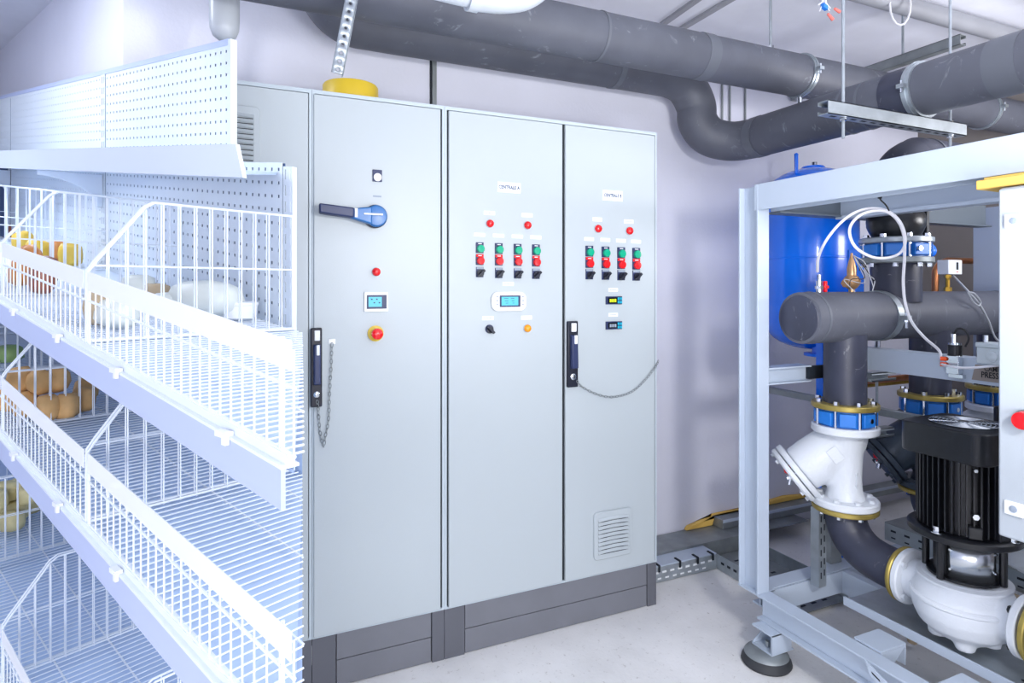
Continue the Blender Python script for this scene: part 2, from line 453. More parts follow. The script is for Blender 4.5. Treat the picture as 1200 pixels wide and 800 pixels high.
# --- door of cabinet B
b = plate(442, 206, 11, 14, M['navy'], 'key_lock_plate', cB, .005, bevel=.001)
disc(442, 208, [(4.6*U(442), .005), (4.6*U(442), .011), (0, .012)], M['white'], 'lock_cover', b)
plate(442, 230, 10, 2, M['inkg'], 'tiny_print', cB, .0005)
hx, hz = X(439), Z(439, 254); u = U(439)
h = MB().lathe([(13.5*u, 0), (13.5*u, .02), (12*u, .026)], (hx, FY, hz), (0, -1, 0), 28).build('rotary_handle', M['blackp'], cB)
MB().lathe([(12.6*u, .02), (12.6*u, .035), (11*u, .042), (0, .045)], (hx, FY, hz), (0, -1, 0), 28).build('blue_hub', M['hblue'], h)
m_ = MB(); m_.hexa([(hx-.02, FY-.03, hz-.036), (hx-.02, FY-.03, hz+.034), (hx-.02, FY-.052, hz+.03), (hx-.02, FY-.052, hz-.032),
                    (hx-.105, FY-.03, hz-.012), (hx-.105, FY-.03, hz+.022), (hx-.105, FY-.052, hz+.02), (hx-.105, FY-.052, hz-.01)])
m_.build('blue_neck', M['hblue'], h, .004)
x1_ = X(372)
m_ = MB(); m_.hexa([(hx-.085, FY-.030, hz-.016), (hx-.085, FY-.030, hz+.026), (hx-.085, FY-.056, hz+.024), (hx-.085, FY-.056, hz-.012),
                    (x1_, FY-.034, hz-.004), (x1_, FY-.034, hz+.034), (x1_, FY-.060, hz+.034), (x1_, FY-.060, hz+.0)])
m_.build('lever_bar', M['navy'], h, .005)
MB().box((hx-.083, FY-.0575, hz-.010), (hx-.073, FY-.05, hz+.022)).build('handle_marking', M['white'], h)
MB().box((hx-.05, FY-.0555, hz+.001), (hx+.02, FY-.042, hz+.007)).build('handle_pointer', M['white'], h, .001)
lamp(440.5, 318.5, M['red'], cB, 5)
b = plate(440.5, 353.5, 28, 23, M['white'], 'energy_meter', cB, .008, bevel=.002)
plate(441, 353.5, 23, 16, M['navy'], 'meter_bezel', b, .003, .008, .001)
plate(439, 353.5, 15.5, 11.5, M['screen'], 'meter_screen', b, .0006, .011)
mm = MB()
for k in range(4):
    x = X(434+k*3); z = Z(439, 350+(k % 2)*4); mm.box((x, FY-.0122, z-.004), (x+.006, FY-.0115, z+.001))
mm.build('meter_digits', M['ink'], b)
b = disc(440, 390.5, [(9.3*U(440), 0), (9.3*U(440), .004), (7*U(440), .006)], M['yellow'], 'emergency_stop', cB, 28)
disc(440, 390.5, [(4.5*U(440), .005), (4.5*U(440), .03)], M['blackp'], 'stem', b)
disc(440, 390.5, [(5*U(440), .022), (6.6*U(440), .028), (6.4*U(440), .04), (3.6*U(440), .046), (0, .047)], M['red'], 'mushroom_cap', b, 24)

def swing_handle(px0, px1, py0, py1, t, inner_lo):
    xa, xb = X(px0), X(px1); z1 = Z((px0+px1)/2, py0); z0 = Z((px0+px1)/2, py1); H = z1-z0; xm = (xa+xb)/2; hw = (xb-xa)/2
    h = MB().box((xa, FY-.016, z0), (xb, FY+.0, z1)).build('swing_handle', M['blackp'], t, .004)
    MB().hexa([(xm-hw*.6, FY-.014, z0+H*.28), (xm+hw*.75, FY-.014, z0+H*.28), (xm+hw*.75, FY-.014, z0+H*.80), (xm-hw*.6, FY-.014, z0+H*.80),
               (xm-hw*.5, FY-.036, z0+H*.29), (xm+hw*.65, FY-.036, z0+H*.29), (xm+hw*.65, FY-.030, z0+H*.78), (xm-hw*.5, FY-.030, z0+H*.78)]).build('lever', M['navy'], h, .004)
    MB().box((xm-hw*.35, FY-.020, z0+H*.84), (xm+hw*.6, FY-.013, z0+H*.97)).build('top_clip', M['white'], h, .002)
    MB().box((xm-hw*.1, FY-.036, z0+H*.66), (xm+hw*.45, FY-.028, z0+H*.79)).build('thumb_tab', M['white'], h, .002)
    MB().lathe([(hw*.55, 0), (hw*.55, .005), (hw*.4, .007)], (xm, FY-.015, z0+H*.16), (0, -1, 0), 16).build('key_cylinder', M['chrome'], h)
    return h
swing_handle(363.5, 377, 384, 476, cB, 0)
swing_handle(663.5, 675.5, 376, 453, cC, 0)

def chain(pts, label, ax_flip=0, ring_at=None):
    """one short link chain along a path, each link a little stadium"""
    path = catmull(pts, 24); cum = [0]
    for a_, b2 in zip(path, path[1:]): cum.append(cum[-1]+(b2-a_).length)
    def pos(s_):
        for i in range(len(cum)-1):
            if cum[i+1] >= s_: return path[i].lerp(path[i+1], (s_-cum[i])/max(1e-9, cum[i+1]-cum[i]))
        return path[-1]
    mb = MB(); ll = .019; n = int(cum[-1]/(ll*.78))
    for i in range(n):
        c = pos((i+.5)*ll*.78); d_ = (pos((i+.6)*ll*.78)-pos((i+.4)*ll*.78)).normalized()
        side = d_.cross(Vector((0, 1, 0))); side.normalize()
        if i % 2: side = (side*.55+Vector((0, 1, 0))*.84).normalized()
        ring = []
        for k in range(10):
            a0 = 2*PI*k/10; ring.append(c+d_*(ll*.5*math.cos(a0))+side*(.0045*math.sin(a0)))
        mb.tube(ring, .0013, 4, closed=True)
    o = solo(mb, 'door_chain', M['galvd'], label, 'chain')
    return o
cy = FY-.012
q = lambda px, py, y=cy: at(px, py, Y=y)
chain([q(389, 402), q(388, 430), q(386, 465), q(385, 492), q(381, 512), q(379, 522), q(375, 505), q(373, 482), q(371.5, 466, FY-.03)], 'thin steel chain hanging in a loop beside the handle of the blue-handled cabinet')
chain([q(676, 446, FY-.03), q(682, 453), q(700, 462), q(718, 465), q(740, 459), q(757, 444), q(767, 431), q(772.5, 421, FY+.02)], 'thin steel chain slung from the handle to the right edge of the widest cabinet')
b = plate(389, 400, 8, 6, M['white'], 'chain_anchor', cB, .004, bevel=.001)

# --- doors of cabinet C
def name_plate(px, py, txt):
    pl = plate(px, py, 27 if px < 650 else 23.5, 12, M['label'], 'name_plate', cC, .002)
    text_mesh('plate_lettering', txt, .0205, (X(px), FY-.0026, Z(px, py)), (1, 0, 0), (0, 0, 1), M['ink'], pl, .80, .0005)
name_plate(596.5, 219.8, 'CENTRALE A'); name_plate(717.8, 229.3, 'CENTRALE B')
for px, py, ly, ln in ((573.5, 262, 249.5, 1), (617.5, 264, 252, 2), (700, 268, 257, 1), (736.7, 270.5, 259.5, 2)):
    lamp(px, py, M['red'], cC, 4.6); small_label(px, ly, 13 if px < 650 else 11, 4.6, cC, 1)
for px, gy, ry, sy, ly in ((562, 290.5, 304.5, 319, 275), (584.3, 291.5, 305, 320, 276), (606.3, 292.3, 305.5, 320.5, 277), (627.8, 293, 306.2, 321, 278),
                           (690.3, 294.5, 307.8, 321.5, 280), (709.3, 295.5, 308.5, 322, 281), (727.6, 296.3, 309.2, 322.6, 282), (745.3, 297, 309.8, 323, 283)):
    pushbutton(px, gy, M['green'], M['navy'], cC)
    pushbutton(px, ry, M['red'], M['red'], cC)
    selector(px, sy, cC)
    small_label(px, ly, 13 if px < 650 else 11.3, 4.2, cC)
small_label(595.5, 332.5, 13, 4.6, cC)
x0, x1 = X(575), X(616); z0, z1 = Z(596, 364.5), Z(596, 341.5)
b = MB().prism(rounded_rect(x0, z0, x1, z1, .03, FY-.012, 5), (0, .012, 0)).build('control_terminal', M['white'], cC, .004)
plate(596.3, 352.7, 24, 13.4, M['navy'], 'display_bezel', b, .002, .012)
plate(596, 352.6, 19.5, 10, M['screen'], 'display', b, .0006, .014)
mm = MB()
for k in range(3):
    for j, (a_, c_) in enumerate(((589, 594), (597, 601))):
        z = Z(596, 349.5+k*2.7); mm.box((X(a_+k), FY-.0152, z-.001), (X(c_), FY-.0146, z+.001))
mm.build('display_print', M['ink'], b)
mm = MB()
for px in (581.5, 611.5):
    for k in range(3):
        mm.lathe([(.0035, 0), (.003, .002)], (X(px), FY-.012, Z(px, 347.5+k*4.5)), (0, -1, 0), 8)
mm.build('key_row', M['inkg'], b)
small_label(571.8, 372.7, 13.5, 4.6, cC); small_label(617, 372, 12.5, 4.6, cC)
selector(573.2, 385.2, cC, -45, False)
lamp(617.3, 384.5, M['amber'], cC, 4.5)
for py, m_ in ((351.8, 'digit'), (381, 'inkg')):
    small_label(718.5, py-12.3, 11, 4.2, cC)
    b = plate(718.8, py, 18.5, 9.3, M['navy'], 'temperature_controller', cC, .008, bevel=.001)
    plate(717, py, 11, 7, M['dscreen'], 'display', b, .0006, .008)
    mm = MB()
    for k in range(3):
        xx = X(713.3+k*2.8); z = Z(717, py); mm.box((xx, FY-.0094, z-.008), (xx+.009, FY-.0086, z+.006))
    mm.build('digits', M[m_], b)
    for i in (0, 1):
        for j in (0, 1):
            plate(723.7+i*2.9, py-2+j*4, 2.3, 2.9, M['cyanb'], 'key', b, .0015, .008)
# warning sticker on the plinth
pl = plate(371, 768.5, 40, 22.5, M['label'], 'warning_sticker', cB, .001, -.0118)
sy = FY+.010
xs0 = X(351)
mm = MB()
for sgn in (-1, 1):
    mm.obox((X(358), sy, Z(358, 770)), (.011, 0, .016*sgn), (0, .0005, 0), (-.0008*sgn, 0, .0006))
mm.build('red_cross', M['connr'], pl)
mm = MB()
for px in (364.5, 373.5, 383):
    x, z = X(px), Z(px, 767)
    mm.box((x-.009, sy-.0006, z-.014), (x-.0075, sy+.0006, z+.014)); mm.box((x-.009, sy-.0006, z-.0155), (x+.007, sy+.0006, z-.014))
mm.build('pictogram_print', M['inkg'], pl)
mm = MB().obox((X(379), sy, Z(379, 768.8)), (.014, 0, .002), (0, .0005, 0), (0, 0, .0018)); mm.build('dark_print', M['ink'], pl)
mm = MB().lathe([(.003, 0), (.003, .001)], (X(358), sy+.0004, Z(358, 779)), (0, -1, 0), 10); mm.build('yellow_dot', M['yellow'], pl)

# yellow round lid on top of the cabinet
solo(MB().lathe([(.105, 0), (.108, .004), (.108, .074), (.104, .08), (0, .08)], (at(411, 100, Y=2.5).x, 2.50, 2.2), (0, 0, 1), 36), 'round_container', M['yellow'],
     'flat round yellow container lying on top of the cabinets', 'container')

# ================================================================ PIPES UNDER THE CEILING
def ring(mb, c, ax, r, wd, th):
    ax = Vector(ax).normalized(); c = Vector(c)-ax*wd/2
    mb.lathe([(r, 0), (r+th, .0), (r+th, wd), (r, wd)], c, ax, 28)
def clamp(parent, c, ax, r, up=1):
    c = Vector(c); ax = Vector(ax).normalized()
    m1 = MB(); ring(m1, c, ax, r+.001, .032, .004); ring(m1, c, ax, r+.001, .006, .008)
    side = ax.cross(Vector((0, 0, 1))).normalized()
    for s_ in (-1, 1): m1.obox(c+side*s_*(r+.016), side*.014, ax*.014, (0, 0, .008))
    o = m1.build('pipe_clamp', M['galv'], parent)
    m2 = MB()
    for s_ in (-1, 1): m2.cyl(c+side*s_*(r+.02)-Vector((0, 0, .025)), c+side*s_*(r+.02)+Vector((0, 0, .022)), .005, seg=8)
    m2.cyl(c+Vector((0, 0, up*(r+.004))), c+Vector((0, 0, up*(r+.04))), .012, seg=8)
    m2.build('clamp_screw', M['chrome'], o)

# upper pipe: straight along the cabinets
t = thing('insulated_pipe', 'thick grey insulated pipe running straight above the cabinets, nearer of the two', 'pipe', (2.0, 2.16, 2.51))
MB().tube([(-.9, 2.16, 2.51), (4.41, 2.16, 2.51)], .098, 32).build('pipe_run', M['foam'], t)
m1 = MB()
for px in (822, 700): ring(m1, (at(px, 60, Y=2.16).x, 2.16, 2.51), (1, 0, 0), .098, .06 if px == 822 else .012, .0025)
m1.build('joint_tape', M['foaml'], t)
clamp(t, (at(937, 90, Y=2.16).x, 2.16, 2.51), (1, 0, 0), .098, -1)
clamp(t, (4.0, 2.16, 2.51), (1, 0, 0), .098, 1)

# lower pipe: along the wall, S bend, then towards the camera over the skid
path = [(.30, 2.64, 2.94), (.30, 2.63, 2.78), (.34, 2.62, 2.67), (.42, 2.62, 2.60), (.55, 2.62, 2.59), (.9, 2.62, 2.59), (1.5, 2.62, 2.59), (1.95, 2.62, 2.59), (2.10, 2.62, 2.585),
        (2.20, 2.62, 2.55), (2.265, 2.62, 2.46), (2.275, 2.615, 2.37), (2.33, 2.59, 2.295), (2.42, 2.53, 2.262), (2.48, 2.42, 2.26), (2.48, 2.2, 2.26), (2.48, 1.0, 2.26), (2.48, -.9, 2.26)]
t = thing('insulated_pipe', 'thick grey insulated pipe by the wall that bends down and runs over the steel skid', 'pipe', (2.48, 2.4, 2.26))
MB().tube(catmull(path, 8), .103, 32).build('pipe_run', M['foam'], t)
m1 = MB()
for px in (720, ): ring(m1, (at(px, 80, Y=2.62).x, 2.62, 2.59), (1, 0, 0), .103, .03, .0025)
ring(m1, (2.48, 2.38, 2.26), (0, 1, 0), .103, .05, .0028)
for y, w_ in ((1.86, .012), (1.77, .012), (1.24, .10)): ring(m1, (2.48, y, 2.26), (0, 1, 0), .103, w_, .0025)
m1.build('joint_tape', M['foaml'], t)
yc = 1.555
m1 = MB(); ring(m1, (2.48, yc+.05, 2.26), (0, 1, 0), .103, .13, .0035); m1.build('rubber_liner', M['foamd'], t)
clamp(t, (2.48, yc, 2.26), (0, 1, 0), .107, -1)

# vertical stub at the far left under the ceiling
solo(MB().lathe([(0, 0), (.022, .004), (.038, .016), (.047, .04), (.049, .07), (.049, CEIL-2.268)], at(263, 48, Y=2.36), (0, 0, 1), 24), 'pipe_stub', M['pvc'],
     'short pale grey round-ended pipe stub hanging from the ceiling above the shelf', 'pipe')

# strut channel hung on threaded rods below the pipe clamp
xa, xb = 1.905, 2.705; ys = 1.54
def c_channel(mb, p0, p1, w_, h_, up=(0, 0, 1), th=.003, flip=1):
    """open steel channel from p0 to p1, opening along side vector"""
    p0 = Vector(p0); p1 = Vector(p1); d_ = (p1-p0).normalized(); up = Vector(up); sd = d_.cross(up).normalized()*flip
    c = (p0+p1)/2; hl = (p1-p0)/2
    mb.obox(c-sd*(w_/2-th/2), hl, up*h_/2, sd*th/2)
    mb.obox(c+up*(h_/2-th/2), hl, up*th/2, sd*w_/2); mb.obox(c-up*(h_/2-th/2), hl, up*th/2, sd*w_/2)
    mb.obox(c+sd*(w_/2-th/2)+up*(h_/2-h_*.14), hl, up*h_*.14, sd*th/2); mb.obox(c+sd*(w_/2-th/2)-up*(h_/2-h_*.14), hl, up*h_*.14, sd*th/2)
t = thing('strut_channel', 'galvanised strut channel hung on two threaded rods below the pipe over the skid', 'bracket', ((xa+xb)/2, ys, 2.10))
m1 = MB(); c_channel(m1, (xa, ys, 2.118), (xb, ys, 2.118), .045, .048, flip=-1); m1.build('channel', M['galv'], t)
m1 = MB(); n = 14
for i in range(n):
    x = xa+.05+i*(xb-xa-.1)/(n-1); m1.box((x-.014, ys-.006, 2.0935), (x+.014, ys+.006, 2.0942))
m1.build('slot_row', M['gap'], t)
for x in (2.009, 2.635):
    r = MB().cyl((x, ys, 2.02), (x, ys, CEIL), .0055, seg=8).build('threaded_rod', M['galv'], t)
    MB().cyl((x, ys, 2.083), (x, ys, 2.093), .011, seg=6).cyl((x, ys, 2.143), (x, ys, 2.151), .011, seg=6).build('nut', M['chrome'], r)
# long channel behind, along the pipe, on its own rod
t = thing('strut_channel', 'long galvanised channel rising behind the pipe over the skid, up at the ceiling', 'bracket', (3.18, 2.2, 2.64))
m1 = MB(); c_channel(m1, (3.18, 1.80, 2.665), (3.18, 2.785, 2.665), .045, .05); m1.build('channel', M['galvd'], t)
q1 = at(1058, 65, X=3.18)
MB().cyl((3.18, q1.y, 2.64), (3.18, q1.y, CEIL), .006, seg=8).build('threaded_rod', M['galv'], t)
# thin rods holding the straight pipe
for px in (903, ):
    q1 = at(px, 60, Y=2.16)
    t2 = thing('hanger_rod', 'short galvanised hanger rod above the straight insulated pipe near its clamp', 'rod', (q1.x, 2.16, 2.6))
    MB().cyl((q1.x, 2.16, 2.607), (q1.x, 2.16, CEIL), .006, seg=8).build('rod', M['galv'], t2)
    MB().cyl((q1.x, 2.16, 2.612), (q1.x, 2.16, 2.626), .015, seg=6).build('nut', M['chrome'], t2)

# perforated steel hanger strip at the left
p0 = at(395, 86, Y=2.04); p1 = at(450, -200, Y=2.04); p1 = p0+(p1-p0)*((CEIL-p0.z)/(p1.z-p0.z))
d_ = (p1-p0).normalized(); sd = d_.cross(Vector((0, 1, 0))).normalized(); hl = (p1-p0).length
t = thing('perforated_strip', 'slanting perforated galvanised hanger strip in front of the pipes, left of the rotary-handle cabinet', 'bracket', p0)
m1 = MB(); wd = .019; pitch = .028; n = int(hl/pitch)
def P3(u_, v_, y=0): return p0+d_*u_+sd*v_+Vector((0, y, 0))
for y in (0, .003):
    base = len(m1.v)
for i in range(n):        # a plate with round holes, ring by ring
    u0 = i*pitch; u1 = u0+pitch; uc = (u0+u1)/2; K = 16; outer = []; inner = []
    for k in range(K):
        an = 2*PI*k/K; cx, cz = math.cos(an), math.sin(an); mxx = max(abs(cx), abs(cz))
        outer.append(P3(uc+cx/mxx*pitch/2, cz/mxx*wd)); inner.append(P3(uc+cx*.0052, cz*.0052))
    m1.add(outer+inner, [(k, (k+1) % K, K+(k+1) % K, K+k) for k in range(K)])
m1.obox(p0+d_*hl/2-sd*wd+Vector((0, .011, 0)), d_*hl/2, sd*.0015, (0, .011, 0))
m1.build('strip', M['galv'], t, mods=lambda o: setattr(o.modifiers.new('thick', 'SOLIDIFY'), 'thickness', .003))

# plastic pipe with elbow at the top centre
a0 = at(455, -30, Y=1.62); a1 = at(556, -4, Y=1.62); a2 = at(590, -1, Y=1.62); a3 = at(622, -8, Y=1.62); a4 = at(650, -40, Y=1.62); a5 = at(668, -110, Y=1.62)
t = thing('plastic_pipe', 'pale plastic drain pipe with a bend at the top edge above the cabinets', 'pipe', a2)
MB().tube([a0+(a0-a1)*.8, a0, a1], .034, 20).build('pipe_run', M['pvc'], t)
MB().tube(catmull([a1, a2, a3, a4, a5], 6), .039, 20).build('elbow', M['pvc'], t)
MB().tube([a1+(a0-a1)*.08, a1+(a2-a1)*.12], .043, 20).build('socket', M['pvc'], t)
m1 = MB(); m1.tube([a5, Vector((a5.x, a5.y, CEIL))], .036, 16); m1.build('riser', M['pvc'], t)

# pipes at the ceiling, top right
t = thing('plastic_pipe', 'thin grey pipe under the ceiling at the top right with a hanging wire ring', 'pipe', (3.2, 1.96, 2.8))
MB().tube([(2.2, 1.96, 2.86), (4.41, 1.96, 2.86)], .043, 18).build('pipe_run', M['pvcd'], t)
m1 = MB(); cc = at(1055, 0, Y=1.91)
lp = [cc+Vector((.05*math.cos(k*2*PI/16)*.912, -.05*math.cos(k*2*PI/16)*.41, -.02+.10*math.sin(k*2*PI/16))) for k in range(16)]
m1.tube(lp, .005, 6, closed=True); m1.build('hanging_ring', M['tube'], t)
t = thing('plastic_pipe', 'grey pipe in the top right corner, nearest the ceiling, above the skid', 'pipe', (3.2, 1.5, 2.8))
MB().tube([(2.5, 1.62, 2.87), (4.41, 1.62, 2.87)], .05, 18).build('pipe_run', M['pvcd'], t)
m1 = MB(); m1.tube(catmull([(2.5, 1.71, 2.915), (3.0, 1.72, 2.90), (3.5, 1.71, 2.91), (4.41, 1.72, 2.91)], 4), .007, 6); m1.build('cable', M['kraft'], t)
# loose wires with connectors
c0 = at(966, 8, Y=1.75)
t = thing('loose_wires', 'bundle of thin loose white wires with salmon connectors hanging from the ceiling', 'wire', c0)
for k in range(6):
    an = k*1.05; e = c0+Vector((.035*math.cos(an), .01*math.sin(an*2), .02*math.sin(an)))
    MB().tube(catmull([Vector((c0.x+.02*math.cos(an), c0.y, CEIL)), c0+Vector((.04*math.cos(an), 0, .12)), c0+Vector((.01*math.cos(an), 0, .03)), e], 5), .0022, 5).build('wire', M['tube'], t)
MB().obox(c0, (.012, 0, -.004), (0, .008, 0), (0, 0, .008)).build('blue_connector', M['bvalve'], t)
for a_, b2 in (((978, 10), (984, 14)), ((970, 16), (976, 23))):
    MB().tube([at(*a_, Y=1.75), at(*b2, Y=1.75)], [.005, .007], 8).build('connector', M['connr'], t)

# ================================================================ CABLE TRAYS AT THE FOOT OF THE WALL
def slots(mb, p0, p1, nrm, up, n, l, h, off=.0006):
    """dark slots in a row on a face (recess liners)"""
    p0 = Vector(p0); p1 = Vector(p1); d_ = (p1-p0).normalized(); L_ = (p1-p0).length
    for i in range(n):
        c = p0+d_*L_*(i+.5)/n
        mb.obox(c+Vector(nrm)*off, d_*l/2, Vector(up)*h/2, Vector(nrm)*.0004)
t = thing('cable_tray', 'covered galvanised cable tray with slotted side on the floor beside the cabinets', 'tray', (2.0, 2.6, 0))
MB().box((1.795, 2.604, .090), (3.1, 2.79, .096)).build('rear_cover', M['galvd'], t, .001)
MB().box((1.795, 2.604, .004), (2.62, 2.612, .090)).build('rear_side', M['galvd'], t)
MB().box((1.795, 2.50, .079), (2.30, 2.603, .085)).build('front_cover', M['frame'], t, .001)
sidem = MB().box((1.795, 2.50, .004), (2.30, 2.504, .079)).box((1.795, 2.504, .002), (2.30, 2.6, .006)).build('slotted_side', M['galv'], t)
m1 = MB(); slots(m1, (1.84, 2.5, .052), (2.28, 2.5, .052), (0, -1, 0), (0, 0, 1), 9, .026, .010); slots(m1, (1.86, 2.5, .022), (2.24, 2.5, .022), (0, -1, 0), (0, 0, 1), 8, .022, .008)
m1.build('slot_row', M['white'], sidem)
for x, y, z in ((1.93, 2.51, .085), (2.06, 2.51, .085), (2.17, 2.505, .085), (1.92, 2.64, .096), (2.27, 2.505, .085)):
    MB().box((x-.006, y-.012, z-.002), (x+.006, y+.03, z+.005)).box((x-.006, y-.014, z-.03), (x+.006, y-.01, z+.003)).build('cover_clip', M['gap'], t, .001)
MB().box((1.795, 2.46, .012), (1.87, 2.475, .016)).box((1.795, 2.46, 0), (1.799, 2.50, .04)).box((1.866, 2.46, 0), (1.87, 2.50, .04)).build('floor_bracket', M['galvd'], t)
t = thing('cable_tray', 'open galvanised cable tray turning under the steel skid, corner by the wall', 'tray', (2.6, 2.3, 0))
MB().box((2.306, 1.98, .012), (2.62, 2.596, .016)).build('tray_bottom', M['galvd'], t)
ts = MB().box((2.302, 1.98, .003), (2.306, 2.50, .079)).build('tray_side', M['galv'], t)
MB().box((2.616, 1.98, .003), (2.62, 2.598, .079)).build('tray_side', M['galv'], t)
m1 = MB(); slots(m1, (2.302, 2.0, .045), (2.302, 2.48, .045), (-1, 0, 0), (0, 0, 1), 11, .022, .012); m1.build('slot_row', M['gap'], ts)
m1 = MB()
for k in range(9):
    for j in range(3): m1.box((2.36+j*.07, 2.02+k*.06, .0155), (2.39+j*.07, 2.032+k*.06, .0168))
m1.build('bottom_slots', M['gap'], t)
t = thing('cable_trunking', 'closed grey-green trunking along the wall behind the steel skid, above the tray', 'tray', (3.2, 2.7, .098))
MB().box((2.53, 2.70, .098), (4.40, 2.785, .150)).build('trunking_body', M['galvd'], t, .002)
MB().box((2.53, 2.694, .136), (4.40, 2.70, .152)).build('cover_lip', M['frame'], t)
solo(MB().prism([(2.33, WY-.03, .098), (2.35, WY-.03, .118), (2.45, WY-.03, .135), (2.62, WY-.03, .150), (2.85, WY-.03, .165), (3.1, WY-.03, .185), (3.3, WY-.03, .17), (3.3, WY-.03, .153), (2.54, WY-.03, .152), (2.52, WY-.03, .098)], (0, .028, 0)), 'foam_sealant', M['yel2'],
     'uneven yellowish foam strip at the wall foot above the trunking', 'sealant', bevel=.004)
# rough black socket hole edge by the post
q1 = at(876, 452, Y=WY)
solo(MB().box((q1.x-.02, WY-.012, q1.z-.06), (q1.x+.03, WY+.001, q1.z+.07)), 'wall_box', M['gap'], 'small black recessed socket box in the wall behind the corner post', 'socket', bevel=.004)

# ================================================================ STEEL SKID
SX, SY = 1.93, 1.87
def hsec(mb, p0, p1, fl, depth, th=.008, flange_dir=(1, 0, 0)):
    """H section: flanges normal to 'dep', web between; flange_dir = width direction of flange"""
    p0 = Vector(p0); p1 = Vector(p1); c = (p0+p1)/2; hl = (p1-p0)/2; fd = Vector(flange_dir).normalized()
    dp = hl.normalized().cross(fd).normalized()
    for s_ in (-1, 1): mb.obox(c+dp*s_*(depth/2-th/2), hl, fd*fl/2, dp*th/2)
    mb.obox(c, hl, fd*th/2, dp*(depth/2-th))
    return mb
t = thing('skid_frame', 'pale grey welded steel skid frame carrying the pumps, on round feet', 'frame', (2.6, 1.0, 0))
FR = M['frame']
XR = 3.49; YN = -.6
lo, hi = .135, .233
hsec(MB(), (SX+.03, SY+.045, hi), (SX+.03, SY+.045, 1.895), .062, .105).build('corner_post', FR, t, .002)
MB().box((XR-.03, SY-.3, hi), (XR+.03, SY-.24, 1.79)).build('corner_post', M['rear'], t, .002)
hsec(MB(), (SX+.035, SY+.0, (lo+hi)/2), (SX+.035, YN, (lo+hi)/2), .07, hi-lo, flange_dir=(1, 0, 0)).build('bottom_rail', FR, t, .002)
MB().box((SX-.0, SY-.002, hi-.006), (SX+.10, SY+.10, hi+.001)).build('corner_plate', FR, t)
hsec(MB(), (SX+.07, SY+.05, (lo+hi)/2+.005), (XR, SY+.05, (lo+hi)/2+.005), .08, hi-lo-.01, flange_dir=(0, 1, 0)).build('cross_member', FR, t, .002)
MB().box((SX+.075, SY-.002, lo+.004), (XR-.05, SY+.004, hi-.002)).build('cross_web', FR, t)
# inner rail of the base
MB().box((2.43, YN, lo), (2.47, SY, hi)).build('inner_rail', FR, t, .002)
MB().box((XR-.04, YN, lo), (XR+.03, SY, hi)).build('bottom_rail', FR, t, .002)
# top beams
zt0, zt1 = 1.792, 1.898
tb = MB(); tb.box((SX, YN, zt0), (SX+.008, SY+.012, zt1)); tb.box((SX+.008, YN, (zt0+zt1)/2-.004), (SX+.09, SY+.012, (zt0+zt1)/2+.004)); tb.box((SX+.09, YN, zt0), (SX+.098, SY+.012, zt1))
tb.build('top_beam', FR, t, .0015)
tb = MB(); tb.box((2.42, YN, 1.79), (2.428, SY, zt1)); tb.box((2.36, YN, zt1-.008), (2.42, SY, zt1)); tb.box((2.39, YN, 1.775), (2.45, SY, 1.79)); tb.build('inner_top_beam', FR, t, .0015)
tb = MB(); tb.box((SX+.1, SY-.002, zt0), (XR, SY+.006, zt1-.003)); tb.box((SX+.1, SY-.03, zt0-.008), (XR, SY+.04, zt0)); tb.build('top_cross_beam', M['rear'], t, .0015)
tb = MB(); tb.box((SX+.1, .9, zt1-.012), (2.36, .98, zt1-.004)); tb.build('top_cross_tie', FR, t)
# mid beams
zm = 1.11
tb = MB(); tb.box((SX+.06, SY+.03, 1.078), (2.245, SY+.036, 1.146)); tb.box((SX+.06, SY+.0, 1.140), (2.245, SY+.07, 1.147)); tb.box((SX+.06, SY+.0, 1.077), (2.245, SY+.07, 1.083)); tb.build('mid_stub_beam', FR, t, .001)
MB().box((2.245, SY+.012, 1.085), (2.46, SY+.03, 1.140)).build('mid_dark_filler', M['gap'], t)  # dark plate filling the gap past the stub beam
tb = MB(); tb.box((2.45, YN, 1.131), (2.456, SY-.01, 1.222)); tb.box((2.456, YN, 1.216), (2.52, SY-.01, 1.222)); tb.box((2.456, YN, 1.131), (2.52, SY-.01, 1.137)); tb.build('mid_beam', FR, t, .001)
# gusset brackets inside the rail
for y in (1.44, 1.16, .84):
    g = MB(); g.box((SX+.07, y-.05, hi+.001), (SX+.20, y+.05, hi+.009)); g.prism([(SX+.07, y-.05, lo), (SX+.20, y-.05, hi), (SX+.07, y-.05, hi)], (0, .006, 0)); g.box((SX+.196, y-.05, lo+.03), (SX+.20, y+.05, hi+.002))
    g.prism([(SX+.07, y+.044, lo), (SX+.20, y+.044, hi), (SX+.07, y+.044, hi)], (0, .006, 0))
    g.build('gusset_bracket', FR, t, .001)
# foot: triangular bracket on a round rubber disc
for y in (1.80, .55):
    g = MB(); g.box((SX-.045, y-.05, .055), (SX+.07, y+.05, .062)); g.prism([(SX-.045, y-.05, .062), (SX+.06, y-.05, .062), (SX+.06, y-.05, lo), (SX-.045, y-.05, lo)], (0, .006, 0))
    g.box((SX-.045, y-.05, lo-.007), (SX+.07, y+.05, lo))
    g.prism([(SX-.045, y+.05, .062), (SX+.06, y+.05, .062), (SX+.06, y+.05, lo)], (0, -.006, 0))
    fb = g.build('foot_bracket', FR, t, .001)
    MB().lathe([(.09, 0), (.095, .008), (.092, .02), (.080, .038), (.05, .05), (.02, .0545)], (SX-.02, y, 0), (0, 0, 1), 32).build('rubber_foot', M['rubber'], t)
    MB().lathe([(.084, .036), (.078, .044), (.05, .0545), (.02, .0545)], (SX-.02, y, .001), (0, 0, 1), 32).build('foot_cap', M['galvd'], t)
    MB().cyl((SX-.015, y, .062), (SX-.015, y, .085), .009, seg=6).build('foot_bolt', M['galvd'], t)
